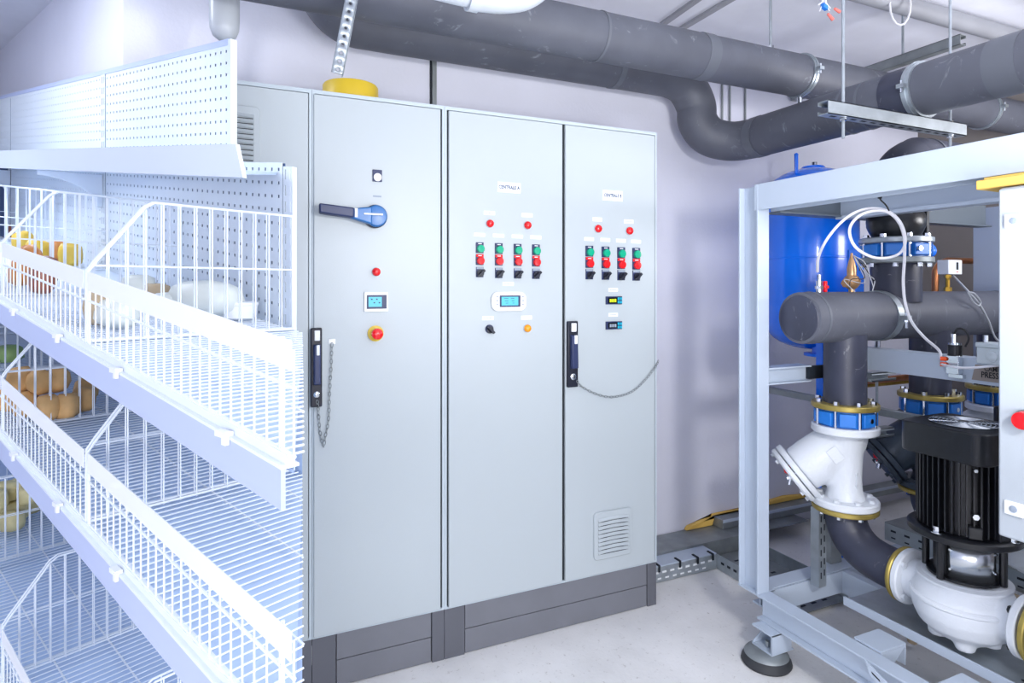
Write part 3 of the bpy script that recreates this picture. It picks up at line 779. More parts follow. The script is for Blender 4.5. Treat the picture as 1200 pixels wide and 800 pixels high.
for y in (1.5, 0.3):
    MB().lathe([(.09, 0), (.09, .02), (.05, .05), (.03, lo)], (XR, y, 0), (0, 0, 1), 20).build('rubber_foot', M['rubber'], t)
# slotted bracket leaning on the outer rail
p0 = at(968, 772, X=SX-.012); p1 = at(992, 800, X=SX-.012)
g = MB(); p0 = Vector((SX-.012, 1.38, .215)); p1 = Vector((SX-.012, 1.14, .12)); dv = p1-p0
g.obox((p0+p1)/2, dv/2, (0, .01, .022), (.002, 0, 0)); gb = g.build('slotted_bracket', M['frame'], t, .001)
m1 = MB(); slots(m1, p0, p1, (-1, 0, 0), (0, .01, .022), 4, .03, .3, .0024); m1.build('slot_row', M['gap'], gb)

# ================================================================ PUMP BASE PLATE, TRAYS, STRUTS UNDER THE SKID
t = thing('pump_base_plate', 'long galvanised base plate lying under the pump on the skid', 'plate', (2.32, 1.0, .234))
MB().box((2.20, YN, .236), (2.435, 1.68, .244)).build('plate_sheet', M['galv'], t, .001)
MB().box((2.192, YN, .225), (2.20, 1.68, .258)).build('raised_lip', M['frame'], t, .001)
m1 = MB()
for y in (1.08, .80): m1.prism([(2.26+.01*math.cos(a0), y+.03*math.sin(a0), .2445) for a0 in [k*PI/6 for k in range(12)]], (0, 0, .0008))
m1.build('oval_hole', M['gap'], t)
t = thing('cable_tray', 'raised galvanised cable tray with lid and slotted side running behind the pump', 'tray', (2.75, 1.4, 0))
MB().box((2.70, .2, .405), (2.86, 1.86, .411)).build('tray_lid', M['galvd'], t, .001)
ts = MB().box((2.70, .2, .33), (2.704, 1.86, .405)).build('tray_side', M['galv'], t)
m1 = MB(); slots(m1, (2.70, .25, .38), (2.70, 1.85, .38), (-1, 0, 0), (0, 0, 1), 26, .024, .009); slots(m1, (2.70, .25, .35), (2.70, 1.85, .35), (-1, 0, 0), (0, 0, 1), 26, .02, .006)
m1.build('slot_row', M['gap'], ts)
for y in (.4, 1.7): MB().box((2.72, y, .0), (2.76, y+.04, .405)).build('tray_leg', M['galvd'], t)
# slotted upright by the elbow
q1 = at(964, 640, Y=1.80)
t = thing('slotted_upright', 'slotted galvanised upright standing on the base beneath the white strainer', 'bracket', (q1.x, 1.82, .234))
u1 = MB().box((q1.x-.022, 1.80, .234), (q1.x+.022, 1.803, .56)).box((q1.x-.022, 1.803, .234), (q1.x-.019, 1.84, .56)).build('upright', M['galv'], t)
m1 = MB()
for sx_ in (-.009, .010):
    for k in range(6): m1.box((q1.x+sx_-.003, 1.7992, .27+k*.047+(.01 if sx_ > 0 else 0)), (q1.x+sx_+.003, 1.7999, .296+k*.047+(.01 if sx_ > 0 else 0)))
m1.build('slot_row', M['gap'], u1)
# leaning grey steel leg behind the strainer
solo(MB().hexa([(2.44, 1.93, .234), (2.51, 1.93, .234), (2.51, 1.97, .234), (2.44, 1.97, .234), (2.41, 1.93, .97), (2.47, 1.93, .97), (2.47, 1.97, .97), (2.41, 1.97, .97)]),
     'support_leg', M['galvd'], 'grey steel support leg behind the white strainer', 'support', bevel=.002)
t = thing('strut_channel', 'slotted strut rail running back behind the white strainer below the tank', 'bracket', (2.65, 2.1, .9))
MB().box((2.63, 1.66, .905), (2.67, 2.62, .935)).build('rail', M['galvd'], t, .001)
q1 = at(1031, 440, X=2.62)
MB().cyl((2.60, q1.y, .86), (2.60, q1.y, 1.10), .006, seg=8).build('threaded_rod', M['galv'], t)
m1 = MB(); c_channel(m1, (2.50, 1.78, .85), (2.62, 1.78, .85), .04, .04, flip=1); c_channel(m1, (2.50, 1.80, 1.09), (2.66, 1.80, 1.09), .04, .04, flip=1); m1.build('cross_strut', M['galv'], t)

# ================================================================ HEADER PIPE
HYp, HZ, HR = 1.755, 1.358, .103
t = thing('header_pipe', 'thick dark insulated header pipe lying across the skid, flat capped end to the left', 'pipe', (2.8, HYp, HZ-HR))
x0 = 2.035
MB().lathe([(HR-.012, 0), (HR-.002, .003), (HR, .012), (HR, 1.75)], (x0, HYp, HZ), (1, 0, 0), 40).build('pipe_run', M['foam'], t)
MB().lathe([(.0, -.003), (HR-.014, -.003), (HR-.010, .003)], (x0, HYp, HZ), (1, 0, 0), 40).build('end_cap', M['foamd'], t)
m1 = MB()
for x in (2.09, 3.36): ring(m1, (x, HYp, HZ), (1, 0, 0), HR, .012, .002)
m1.build('joint_tape', M['foaml'], t)
xc = at(1040, 370, Y=HYp-HR).x-.0
def clamp2(parent, x):
    m1 = MB(); ring(m1, (x, HYp, HZ), (1, 0, 0), HR+.001, .035, .004)
    m1.box((x-.016, HYp-HR-.035, HZ-.012), (x+.016, HYp-HR+.0, HZ+.006)); o = m1.build('pipe_clamp', M['galv'], parent)
    m2 = MB(); m2.cyl((x, HYp-HR-.022, HZ-.045), (x, HYp-HR-.022, HZ+.02), .006, seg=8); m2.cyl((x, HYp-HR-.022, HZ-.02), (x, HYp-HR-.022, HZ-.008), .012, seg=6)
    m2.cyl((x, HYp, HZ-HR-.035), (x, HYp, HZ-HR), .012, seg=8); m2.build('clamp_screw', M['chrome'], o)
clamp2(t, 2.50); clamp2(t, 3.55)

def bolts(mb, c, ax, R_, n, r=.009, l=.012, ph=0.2, both=0):
    ax = Vector(ax).normalized(); q_ = ax.to_track_quat('Z', 'Y')
    for k in range(n):
        a0 = ph+2*PI*k/n; p = Vector(c)+q_ @ Vector((R_*math.cos(a0), R_*math.sin(a0), 0))
        mb.cyl(p-ax*both, p+ax*l, r, seg=6)

def pump_line(x, dark, label_parts, full=True):
    """drop pipe, valve, strainer and elbow below the header, each a thing"""
    y = HYp; body = M['castg'] if dark else M['castw']; fl = M['castg'] if dark else M['white']
    out = []
    t1 = thing('drop_pipe', label_parts[0], 'pipe', (x, y, .99)); out.append(t1)
    MB().cyl((x, y, .998), (x, y, HZ-.07), .081, seg=32).build('pipe_run', M['foamd'], t1)
    m1 = MB().lathe([(.081, 0), (.124, 0), (.127, .004), (.127, .018), (.124, .022), (.081, .022)], (x, y, .983), (0, 0, 1), 36).build('flange', M['gold'], t1)
    m1 = MB(); bolts(m1, (x, y, 1.005), (0, 0, 1), .106, 8, .011, .016, .35); m1.build('bolt_head', M['chrome'], t1)
    t2 = thing('butterfly_valve', label_parts[1], 'valve', (x, y, .915))
    MB().cyl((x, y, .915), (x, y, .982), .103, seg=32).build('valve_body', M['bvalve'], t2)
    m1 = MB()
    for k in range(8):
        a0 = .35+PI/8+2*PI*k/8; e = Vector((math.cos(a0), math.sin(a0), 0)); f_ = Vector((-e.y, e.x, 0))
        m1.obox(Vector((x, y, .948))+e*.106, e*.010, f_*.030, (0, 0, .026))
    m1.build('lug', M['bvalve'], t2, .003)
    MB().cyl((x+.03-.03, y-.113, .948), (x, y-.120, .948), .010, seg=10).build('lug_screw', M['chrome'], t2)
    m1 = MB()
    for k in range(8):
        a0 = .35+2*PI*k/8; m1.cyl((x+.112*math.cos(a0), y+.112*math.sin(a0), .908), (x+.112*math.cos(a0), y+.112*math.sin(a0), .99), .006, seg=6)
    m1.build('stud', M['chrome'], t2)
    # Y strainer
    t3 = thing('y_strainer', label_parts[2], 'strainer', (x, y, .59))
    m1 = MB().lathe([(.06, 0), (.122, 0), (.127, .005), (.127, .026), (.122, .031), (.06, .031)], (x, y, .883), (0, 0, 1), 36); m1.build('top_flange', body, t3)
    m1 = MB().lathe([(.06, 0), (.122, 0), (.127, .005), (.127, .024), (.122, .030), (.06, .030)], (x, y, .583), (0, 0, 1), 36); m1.build('bottom_flange', body, t3)
    bx = Vector((-.62, .48, -.62)).normalized(); st_ = Vector((x+.045, y, .865)); 
    m1 = MB()
    m1.lathe([(.078, 0), (.073, -.04), (.066, -.1), (.062, -.2), (.066, -.25), (.08, -.29)], (x, y, .89), (0, 0, 1), 28)
    m1.lathe([(.03, -.06), (.075, 0), (.088, .05), (.096, .12), (.098, .19), (.094, .255)], st_, bx, 28)
    def rm(o):
        r_ = o.modifiers.new('merge', 'REMESH'); r_.mode = 'VOXEL'; r_.voxel_size = .0065; r_.use_smooth_shade = True
        s_ = o.modifiers.new('soft', 'SMOOTH'); s_.factor = .6; s_.iterations = 12
    m1.build('strainer_body', body, t3, mods=rm)
    c = st_+bx*.255
    m1 = MB().lathe([(.09, 0), (.122, 0), (.126, .004), (.126, .02), (.122, .024)], c, bx, 32).build('branch_flange', body, t3)
    cv = MB().lathe([(.120, .028), (.124, .030), (.124, .044), (.118, .050), (.05, .052), (.0, .054)], c, bx, 32).build('cover_flange', body, t3)
    m1 = MB(); bolts(m1, c+bx*.05, bx, .104, 8, .009, .010, .3); m1.build('bolt_head', M['castw'] if not dark else M['castg'], cv)
    m1 = MB(); bolts(m1, (x, y, .612), (0, 0, 1), .100, 8, .013, .010, .35); m1.build('bolt_head', body, t3)
    # drain valve with red lever
    dc = c+bx*.050+Vector((-.03, -.05, .03))
    d0 = MB().cyl(dc, dc+bx*.04, .011, seg=10).cyl(dc+bx*.02+Vector((0, 0, .0)), dc+bx*.02+Vector((-.012, 0, -.035)), .009, seg=10).build('drain_valve', M['chrome'], t3)
    MB().cyl(dc+bx*.02, dc+bx*.02+Vector((-.006, 0, .028)), .007, seg=8).obox(dc+bx*.03+Vector((-.014, -.004, .036)), (.011, 0, 0), (0, .011, 0), (-.004, 0, .018)).build('red_lever', M['red'], d0, .002)
    if not dark:
        # cast marks: raised diamond plate and flow arrow
        vd = Vector((-.55, -.80, .1)); vd = (vd-bx*vd.dot(bx)).normalized(); pc = st_+bx*.11+vd*.0975
        e1 = vd.cross(bx).normalized(); e2 = bx
        pl = MB().obox(pc, e1*.030, e2*.022, vd*.0015).build('cast_plate', body, t3, .001)
        m1 = MB()
        for i in range(2):
            for j in range(4): m1.obox(pc+e2*(.010-.020*i)+e1*(-.019+.0125*j)+vd*.0018, e1*.0042, e2*.006, vd*.0008)
        m1.build('cast_letters', body, pl)
        m1 = MB(); q0 = Vector((x-.012, y-.0635, .70))
        m1.obox(q0, (.0035, 0, 0), (0, .002, 0), (0, 0, .022)); m1.prism([q0+Vector((-.009, -.002, -.018)), q0+Vector((.009, -.002, -.018)), q0+Vector((0, -.002, -.036))], (0, .004, 0)); m1.obox(q0+Vector((0, 0, .024)), (.007, 0, 0), (0, .002, 0), (0, 0, .004))
        m1.build('flow_arrow', body, t3)
    # elbow to the pump
    t4 = thing('elbow_pipe', label_parts[3], 'pipe', (x, y, .32))
    MB().lathe([(.07, 0), (.121, 0), (.125, .004), (.125, .016), (.121, .020), (.07, .02)], (x, y, .561), (0, 0, 1), 36).build('flange', M['gold'], t4)
    m1 = MB(); bolts(m1, (x, y, .561), (0, 0, -1), .100, 8, .010, .014, .35); m1.build('bolt_head', M['chrome'], t4)
    MB().tube(catmull([(x, y, .562), (x, y-.003, .52), (x, y-.03, .465), (x, y-.08, .425), (x, y-.15, .405), (x, y-.235, .40)], 7), .078, 28).build('bend', M['foamd'], t4)
    MB().lathe([(.07, 0), (.098, 0), (.101, .004), (.101, .012), (.098, .016), (.07, .016)], (x, y-.238, .40), (0, -1, 0), 36).build('flange', M['gold'], t4)
    return out
pump_line(2.30, False, ('dark insulated drop pipe with chalk marks below the left end of the header', 'blue valve under the gold flange, above the white strainer', 'white cast Y strainer at the left, cover flange facing down left',
                        'dark insulated elbow from the white strainer down to the pump'))
pump_line(2.856, True, ('dark insulated drop pipe behind the mid beam, second along the header', 'blue valve under a gold flange, second from the left above the motor', 'dark grey Y strainer behind the black motor',
                        'dark elbow below the grey strainer, behind the motor'))
pump_line(3.37, False, ('dark insulated drop pipe farthest along the header', 'blue valve farthest along the header, half behind the white wall box', 'white strainer farthest along the header, behind the motor',
                        'dark elbow farthest back under the header'))

# ---------------------------------------------------------------- riser above the header
rx, ry = 2.62, HYp
t = thing('riser_pipe', 'dark insulated riser pipe rising from the header to the upper blue valve', 'pipe', (rx, ry, HZ))
MB().cyl((rx, ry, HZ+.06), (rx, ry, 1.585), .098, seg=32).build('pipe_run', M['foamd'], t)
MB().lathe([(.09, 0), (.138, 0), (.142, .004), (.142, .022), (.138, .026), (.09, .026)], (rx, ry, 1.583), (0, 0, 1), 40).build('flange', M['galvd'], t)
m1 = MB(); bolts(m1, (rx, ry, 1.583), (0, 0, -1), .12, 8, .011, .016, .2); m1.build('bolt_head', M['chrome'], t)
t = thing('butterfly_valve', 'blue valve between two zinc flanges above the header pipe', 'valve', (rx, ry, 1.609))
MB().cyl((rx, ry, 1.610), (rx, ry, 1.668), .12, seg=36).build('valve_body', M['bvalve'], t)
m1 = MB()
for k in range(8):
    a0 = .2+PI/8+2*PI*k/8; e = Vector((math.cos(a0), math.sin(a0), 0)); f_ = Vector((-e.y, e.x, 0)); m1.obox(Vector((rx, ry, 1.639))+e*.122, e*.012, f_*.036, (0, 0, .024))
m1.build('lug', M['bvalve'], t, .003)
MB().cyl((rx-.05, ry-.132, 1.64), (rx-.052, ry-.142, 1.64), .011, seg=10).build('lug_screw', M['chrome'], t)
MB().cyl((rx+.12, ry-.02, 1.64), (rx+.19, ry-.03, 1.64), .036, .030, seg=20).build('actuator_neck', M['blue'], t)
m1 = MB()
for k in range(8):
    a0 = .2+2*PI*k/8; m1.cyl((rx+.128*math.cos(a0), ry+.128*math.sin(a0), 1.60), (rx+.128*math.cos(a0), ry+.128*math.sin(a0), 1.70), .006, seg=6)
m1.build('stud', M['chrome'], t)
t = thing('rubber_bellows', 'black rubber expansion joint between two zinc flanges below the top beam', 'pipe joint', (rx, ry, 1.669))
MB().lathe([(.09, 0), (.138, 0), (.142, .004), (.142, .020), (.138, .024), (.09, .024)], (rx, ry, 1.669), (0, 0, 1), 40).build('lower_flange', M['galv'], t)
MB().lathe([(.088, 0), (.100, .02), (.112, .05), (.114, .075), (.108, .10), (.092, .125)], (rx, ry, 1.693), (0, 0, 1), 36).build('bellows', M['black'], t)
MB().lathe([(.09, 0), (.138, 0), (.142, .004), (.142, .018), (.138, .022), (.09, .022)], (rx, ry, 1.818), (0, 0, 1), 40).build('upper_flange', M['galv'], t)
m1 = MB(); bolts(m1, (rx, ry, 1.693), (0, 0, 1), .12, 8, .012, .014, .2); bolts(m1, (rx, ry, 1.818), (0, 0, -1), .12, 8, .011, .016, .2); m1.build('bolt_head', M['chrome'], t)
t = thing('elbow_pipe', 'dark insulated elbow showing above the top beam of the skid', 'pipe', (rx, ry, 1.84))
MB().tube(catmull([(rx, ry, 1.842), (rx, ry, 1.90), (rx+.03, ry+.0, 1.985), (rx+.11, ry, 2.035), (rx+.2, ry, 2.045), (rx+.9, ry, 2.045)], 7), .098, 28).build('bend', M['foamd'], t)
m1 = MB(); ring(m1, (rx+.2, ry, 2.045), (1, 0, 0), .098, .012, .003); m1.build('joint_tape', M['foaml'], t)
MB().lathe([(.1, 0), (.105, .003), (.105, .016), (.1, .018)], (rx+.01, ry+.02, 1.842), (0, 0, 1), 30).build('yellow_gasket', M['yellow'], t)
solo(MB().box((rx+.165, ry-.03, 1.66), (rx+.185, ry-.01, 1.86)), 'tie_bar', M['black'], 'black upright tie bar beside the rubber bellows', 'bar', bevel=.003)

# ================================================================ PUMP
px_, py_ = 2.30, 1.30
def make_pump():
    t = thing('circulation_pump', 'white inline pump with tall black finned motor standing on the skid', 'pump', (px_, py_, .245), 'inline pumps on the skid')
    # volute with the two necks, feet
    m1 = MB()
    m1.lathe([(.02, .275), (.09, .285), (.135, .32), (.152, .36), (.156, .40), (.150, .43), (.135, .455), (.125, .487)], (px_, py_, 0), (0, 0, 1), 36)
    m1.cyl((px_+.0, py_+.05, .40), (px_, py_+.185, .40), .075, .070, seg=24)
    m1.cyl((px_+.0, py_-.05, .40), (px_, py_-.185, .40), .075, .070, seg=24)
    for a0 in (.6, 2.2, 3.7, 5.3):
        m1.cyl((px_+.075*math.cos(a0), py_+.075*math.sin(a0), .262), (px_+.07*math.cos(a0), py_+.07*math.sin(a0), .34), .030, .04, seg=10)
    def rm(o):
        r_ = o.modifiers.new('merge', 'REMESH'); r_.mode = 'VOXEL'; r_.voxel_size = .0065; r_.use_smooth_shade = True
        s_ = o.modifiers.new('soft', 'SMOOTH'); s_.factor = .5; s_.iterations = 6
    m1.build('volute', M['castw'], t, mods=rm)
    m1 = MB(); m1.lathe([(.154, 0), (.161, .006), (.161, .014), (.154, .020)], (px_, py_, .402), (0, 0, 1), 40); m1.lathe([(.128, 0), (.139, .005), (.139, .012), (.128, .016)], (px_, py_, .468), (0, 0, 1), 40)
    m1.build('volute_rib', M['castw'], t)
    for s_ in (1, -1):
        f = MB().lathe([(.06, 0), (.097, 0), (.101, .004), (.101, .020), (.097, .024), (.07, .026)], (px_, py_+s_*.199, .40), (0, -s_, 0), 36).build('suction_flange' if s_ > 0 else 'discharge_flange', M['castw'], t)
        m1 = MB(); bolts(m1, (px_, py_+s_*.175, .40), (0, -s_, 0), .083, 4, .012, .010, .785); m1.build('bolt_head', M['castw'] if s_ > 0 else M['black'], f)
    MB().lathe([(.03, 0), (.03, .013)], (px_, py_, .248), (0, 0, 1), 16).build('foot', M['castw'], t)
    # bracket lantern
    MB().lathe([(.100, 0), (.109, .003), (.109, .010), (.10, .012)], (px_, py_, .487), (0, 0, 1), 36).build('black_seal_ring', M['black'], t)
    MB().cyl((px_, py_, .49), (px_, py_, .63), .088, seg=36).build('lantern', M['black'], t)
    m1 = MB(); vs = []; fs = []; n = 12
    for i in range(n+1):
        a0 = math.radians(182+i*88/n)
        for z in (.499, .626): vs.append((px_+.1*math.cos(a0), py_+.1*math.sin(a0), z))
    for i in range(n): fs.append((2*i, 2*i+1, 2*i+3, 2*i+2))
    m1.add(vs, fs); g = m1.build('coupling_guard', M['plate'], t, mods=lambda o: setattr(o.modifiers.new('thick', 'SOLIDIFY'), 'thickness', .003))
    m1 = MB()
    for a0 in (188, 268):
        r0 = math.radians(a0)
        for z in (.53, .595): m1.lathe([(.005, 0), (.004, .004)], (px_+.1*math.cos(r0), py_+.1*math.sin(r0), z), (math.cos(r0), math.sin(r0), 0), 8)
    m1.build('guard_screw', M['chrome'], g)
    for a0 in (.3, 1.9, 3.05, 4.9):
        MB().cyl((px_+.112*math.cos(a0), py_+.112*math.sin(a0), .49), (px_+.112*math.cos(a0), py_+.112*math.sin(a0), .63), .012, seg=10).build('lantern_column', M['black'], t)
    # motor
    MB().lathe([(.1, 0), (.158, .0), (.166, .006), (.166, .022), (.158, .028), (.14, .03)], (px_, py_, .628), (0, 0, 1), 44).build('motor_flange', M['black'], t)
    m1 = MB(); bolts(m1, (px_, py_, .657), (0, 0, 1), .148, 4, .010, .020, .0)
    for k in range(4): a0 = PI/2*k; m1.lathe([(.018, 0), (.018, .003)], (px_+.148*math.cos(a0), py_+.148*math.sin(a0), .656), (0, 0, 1), 16)
    m1.build('flange_bolt', M['chrome'], t)
    MB().cyl((px_, py_, .65), (px_, py_, .93), .116, seg=36).build('motor_core', M['black'], t)
    fin = None; nf = 44
    for k in range(nf):
        a0 = 2*PI*k/nf; e = Vector((math.cos(a0), math.sin(a0), 0)); f_ = Vector((-e.y, e.x, 0))
        MB().obox(Vector((px_, py_, .785))+e*.126, e*.014, f_*.0022, (0, 0, .122)).build('cooling_fin', M['black'], t, 0, False)
    # fan cover, rounded square, with a round grille
    hw = .143; c0 = []
    for cx, cz, a0 in ((hw-.045, hw-.045, 0), (-hw+.045, hw-.045, 90), (-hw+.045, -hw+.045, 180), (hw-.045, -hw+.045, 270)):
        for k in range(7):
            an = math.radians(a0+15*k); c0.append((px_+cx+.045*math.cos(an), py_+cz+.045*math.sin(an), .905))
    fc = MB().prism(c0, (0, 0, .105)).build('fan_cover', M['black'], t, .006)
    MB().lathe([(.102, 0), (.102, .002), (0, .002)], (px_, py_, 1.0095), (0, 0, 1), 36).build('grille_well', M['gap'], fc)
    m1 = MB()
    for k in range(1, 9): m1.tube([(px_+.0125*k*math.cos(a0), py_+.0125*k*math.sin(a0), 1.0135) for a0 in [2*PI*i/28 for i in range(28)]], .0017, 4, closed=True)
    for k in range(8):
        a0 = PI*k/4; m1.cyl((px_, py_, 1.0135), (px_+.102*math.cos(a0), py_+.102*math.sin(a0), 1.0135), .0022, seg=4)
    m1.cyl((px_, py_, 1.011), (px_, py_, 1.018), .018, seg=14)
    m1.build('fan_grille', M['plate'], fc)
    # terminal side ribs and screws
    a0 = math.radians(262); e = Vector((math.cos(a0), math.sin(a0), 0)); f_ = Vector((-e.y, e.x, 0))
    tb_ = MB().obox(Vector((px_, py_, .78))+e*.135, e*.012, f_*.034, (0, 0, .125)).build('terminal_panel', M['black'], t, .004)
    m1 = MB()
    for z in (.69, .80, .88): m1.obox(Vector((px_, py_, z))+e*.148, e*.003, f_*.013, (0, 0, .004))
    m1.build('panel_clip', M['chrome'], tb_)
    a0 = math.radians(222); e = Vector((math.cos(a0), math.sin(a0), 0))
    MB().cyl(Vector((px_, py_, .735))+e*.130, Vector((px_, py_, .735))+e*.152, .010, seg=6).cyl(Vector((px_, py_, .885))+e*.13, Vector((px_, py_, .885))+e*.15, .006, seg=6).build('eye_screw', M['chrome'], t)
    MB().obox(Vector((px_, py_, .68))+e*.13, e*.02, Vector((-e.y, e.x, 0))*.02, (0, 0, .02)).build('drain_boss', M['black'], t, .004)
    return t
pump = make_pump()
p2 = copy_tree(pump, None, (.556, 0, 0)); p2['label'] = 'white pump with black motor hidden behind the wall box, beyond the front pump'
# discharge pipe leaving towards the camera
t = thing('elbow_pipe', 'dark discharge pipe with gold flange leaving the pump at the lower right', 'pipe', (2.30, .9, .3))
MB().lathe([(.07, 0), (.101, 0), (.104, .003), (.104, .013), (.101, .016), (.07, .016)], (2.30, 1.092, .40), (0, -1, 0), 36).build('flange', M['gold'], t)
m1 = MB(); bolts(m1, (2.30, 1.076, .40), (0, -1, 0), .085, 4, .012, .014, .785); m1.build('bolt_head', M['chrome'], t)
MB().lathe([(.098, 0), (.10, .004), (.10, .012), (.098, .016)], (2.30, 1.1, .40), (0, 0.0001, 0) if False else (0, 1, 0), 36)
MB().tube(catmull([(2.30, 1.085, .40), (2.30, .98, .40), (2.32, .86, .43), (2.34, .78, .52), (2.34, .76, .75)], 7), .072, 24).build('bend', M['foamd'], t)
# beige hose behind the pump
solo(MB().tube(catmull([(2.52, 1.62, .03), (2.54, 1.60, .22), (2.60, 1.56, .31), (2.66, 1.45, .315), (2.66, 1.2, .30), (2.66, 1.0, .2), (2.66, .95, .03)], 6), .018, 12), 'hose', M['kraft'], 'beige hose arching behind the pump suction flange', 'hose')

# ================================================================ BLUE TANK
tx, ty, tr = 2.88, 2.40, .232
t = thing('pressure_tank', 'tall glossy blue pressure tank standing behind the skid by the wall', 'tank', (tx, ty, 0))
prof = [(0, 1.14)]
for k in range(1, 9): a0 = PI/2*k/8; prof.append((tr*math.sin(a0), 1.27-.13*math.cos(a0)))
prof += [(tr, 2.0)]
for k in range(1, 9): a0 = PI/2*k/8; prof.append((tr*math.cos(a0), 2.0+.13*math.sin(a0)))
prof[-1] = (0, 2.13)
MB().lathe(prof, (tx, ty, 0), (0, 0, 1), 48).build('vessel', M['blue'], t)
MB().lathe([(tr+.0005, 0), (tr+.003, .003), (tr+.003, .007), (tr+.0005, .01)], (tx, ty, 1.63), (0, 0, 1), 48).build('weld_seam', M['blue'], t)
MB().lathe([(.09, 0), (.09, .014), (.05, .016)], (tx-.04, ty-.1, 1.115), (0, 0, 1), 24).cyl((tx-.04, ty-.1, 1.12), (tx-.04, ty-.1, 1.2), .05, seg=16).build('bottom_flange', M['blue'], t)
MB().lathe([(.06, 0), (.062, .01), (.055, .018), (.03, .02)], (tx+.01, ty, 2.122), (0, 0, 1), 24).build('top_cap', M['blue'], t)
MB().cyl((tx+.02, ty, 2.14), (tx+.02, ty, 2.165), .014, seg=8).build('air_valve', M['chrome'], t)
q1 = at(937, 205, Y=2.33)
MB().obox((q1.x, 2.35, 2.13), (.010, 0, 0), (0, .004, 0), (0, 0, .05)).lathe([(.010, 0), (.010, .008)], (q1.x, 2.354, 2.18), (0, -1, 0), 12).build('lifting_lug', M['blue'], t, .002)
for dx, dy in ((-.11, -.16), (.16, -.06), (.20, .08)):
    MB().box((tx+dx-.028, ty+dy-.02, 0), (tx+dx+.028, ty+dy+.02, 1.30)).build('leg', M['blue'], t, .003)
# blue slotted bracket right of the tank
q1 = at(1003, 330, Y=2.05)
g = thing('blue_bracket', 'dark blue slotted plate between the tank and the upper valve', 'bracket', (q1.x, 2.05, 1.40))
b0 = MB().box((q1.x-.05, 2.05, 1.40), (q1.x+.06, 2.06, 1.66)).build('bracket_plate', M['blue'], g, .002)
m1 = MB()
for i in (-1, 0, 1): m1.box((q1.x+i*.026-.005, 2.0492, 1.56), (q1.x+i*.026+.005, 2.0499, 1.585))
m1.build('slot_row', M['gap'], b0)
MB().box((q1.x-.02, 2.06, 1.0), (q1.x+.02, 2.08, 1.42)).build('bracket_stem', M['blue'], g)

# ================================================================ SMALL FITTINGS ON THE HEADER
# white ball valve with red handle on the left end of the header
q1 = at(960, 330, Y=HYp); top = HZ+HR
t = thing('ball_valve', 'small nickel valve with red lever on top of the header left end', 'valve', (q1.x, HYp, top-.004))
MB().cyl((q1.x, HYp, top-.004), (q1.x, HYp, top+.045), .012, seg=12).lathe([(.016, 0), (.016, .012)], (q1.x, HYp, top+.012), (0, 0, 1), 6).cyl((q1.x, HYp, top+.045), (q1.x, HYp, top+.07), .007, seg=10).build('valve_body', M['chrome'], t)
MB().obox((q1.x+.022, HYp-.01, top+.022), (.006, 0, 0), (0, .006, 0), (0, 0, .022)).obox((q1.x+.026, HYp-.012, top+.02), (.012, 0, 0), (0, .004, 0), (0, 0, .006)).build('red_lever', M['red'], t, .002)
# bronze solenoid / safety valve
q1 = at(998, 330, Y=HYp)
t = thing('safety_valve', 'bronze safety valve with loose wires on top of the header', 'valve', (q1.x, HYp, top-.004))
MB().lathe([(.012, 0), (.012, .015), (.020, .02), (.032, .035), (.034, .05), (.026, .065), (.018, .072), (.018, .10), (.013, .125), (.006, .15), (.004, .165), (0, .166)], (q1.x, HYp, top-.004), (0, 0, 1), 20).build('valve_body', M['bronze'], t)
MB().cyl((q1.x-.01, HYp, top+.04), (q1.x-.052, HYp-.01, top+.035), .018, seg=6).build('outlet_nut', M['bronze'], t)
for k, e in enumerate(((.05, .02), (.06, .05), (.045, .005), (-.09, -.005), (-.06, .0))):
    MB().tube(catmull([(q1.x, HYp-.01, top+.15), (q1.x+.04, HYp-.03, top+.12-.02*k), (q1.x+.05+.01*k*(1 if k < 3 else -4), HYp-.05, top+.05), (q1.x+e[0], HYp-.06, top+e[1])], 6), .0018, 5).build('wire', M['gcable' if k % 2 == 0 else 'cable'], t)
# pressure switch
q1 = at(1114, 313, Y=HYp)
t = thing('pressure_switch', 'small white pressure switch box on a brass fitting on top of the header', 'switch', (q1.x, HYp, top-.002))
bz = q1.z
MB().box((q1.x-.05, HYp-.02, bz-.033), (q1.x+.052, HYp+.03, bz+.033)).build('housing', M['white'], t, .003)
MB().box((q1.x+.008, HYp-.0215, bz-.012), (q1.x+.022, HYp-.019, bz+.022)).build('scale_window', M['gap'], t)
MB().box((q1.x+.008, HYp-.0208, bz-.024), (q1.x+.022, HYp-.0195, bz-.020)).build('red_mark', M['connr'], t)
MB().cyl((q1.x-.022, HYp, top-.002), (q1.x-.022, HYp, bz-.032), .009, seg=8).lathe([(.014, 0), (.014, .014)], (q1.x-.022, HYp, bz-.05), (0, 0, 1), 6).lathe([(.016, 0), (.016, .018)], (q1.x-.022, HYp, top), (0, 0, 1), 6).build('brass_fitting', M['brass'], t)
cb = [at(1117, 323, Y=HYp-.0), at(1122, 328, Y=HYp-.05), at(1136, 343, Y=HYp-.12), at(1148, 357, Y=HYp-.12), at(1158, 375, Y=HYp-.12), at(1166, 395, Y=HYp-.12), at(1175, 402, Y=HYp-.12)]
MB().tube(catmull(cb, 6), .0045, 8).build('cable', M['gcable'], t)
lp = [at(1134, 342, Y=HYp-.125), at(1140, 353, Y=HYp-.13), at(1147, 358, Y=HYp-.13), at(1149, 353, Y=HYp-.13), at(1142, 344, Y=HYp-.13)]
MB().tube(catmull(lp+[lp[0]], 5), .0035, 6).build('cable_loop', M['gcable'], t)
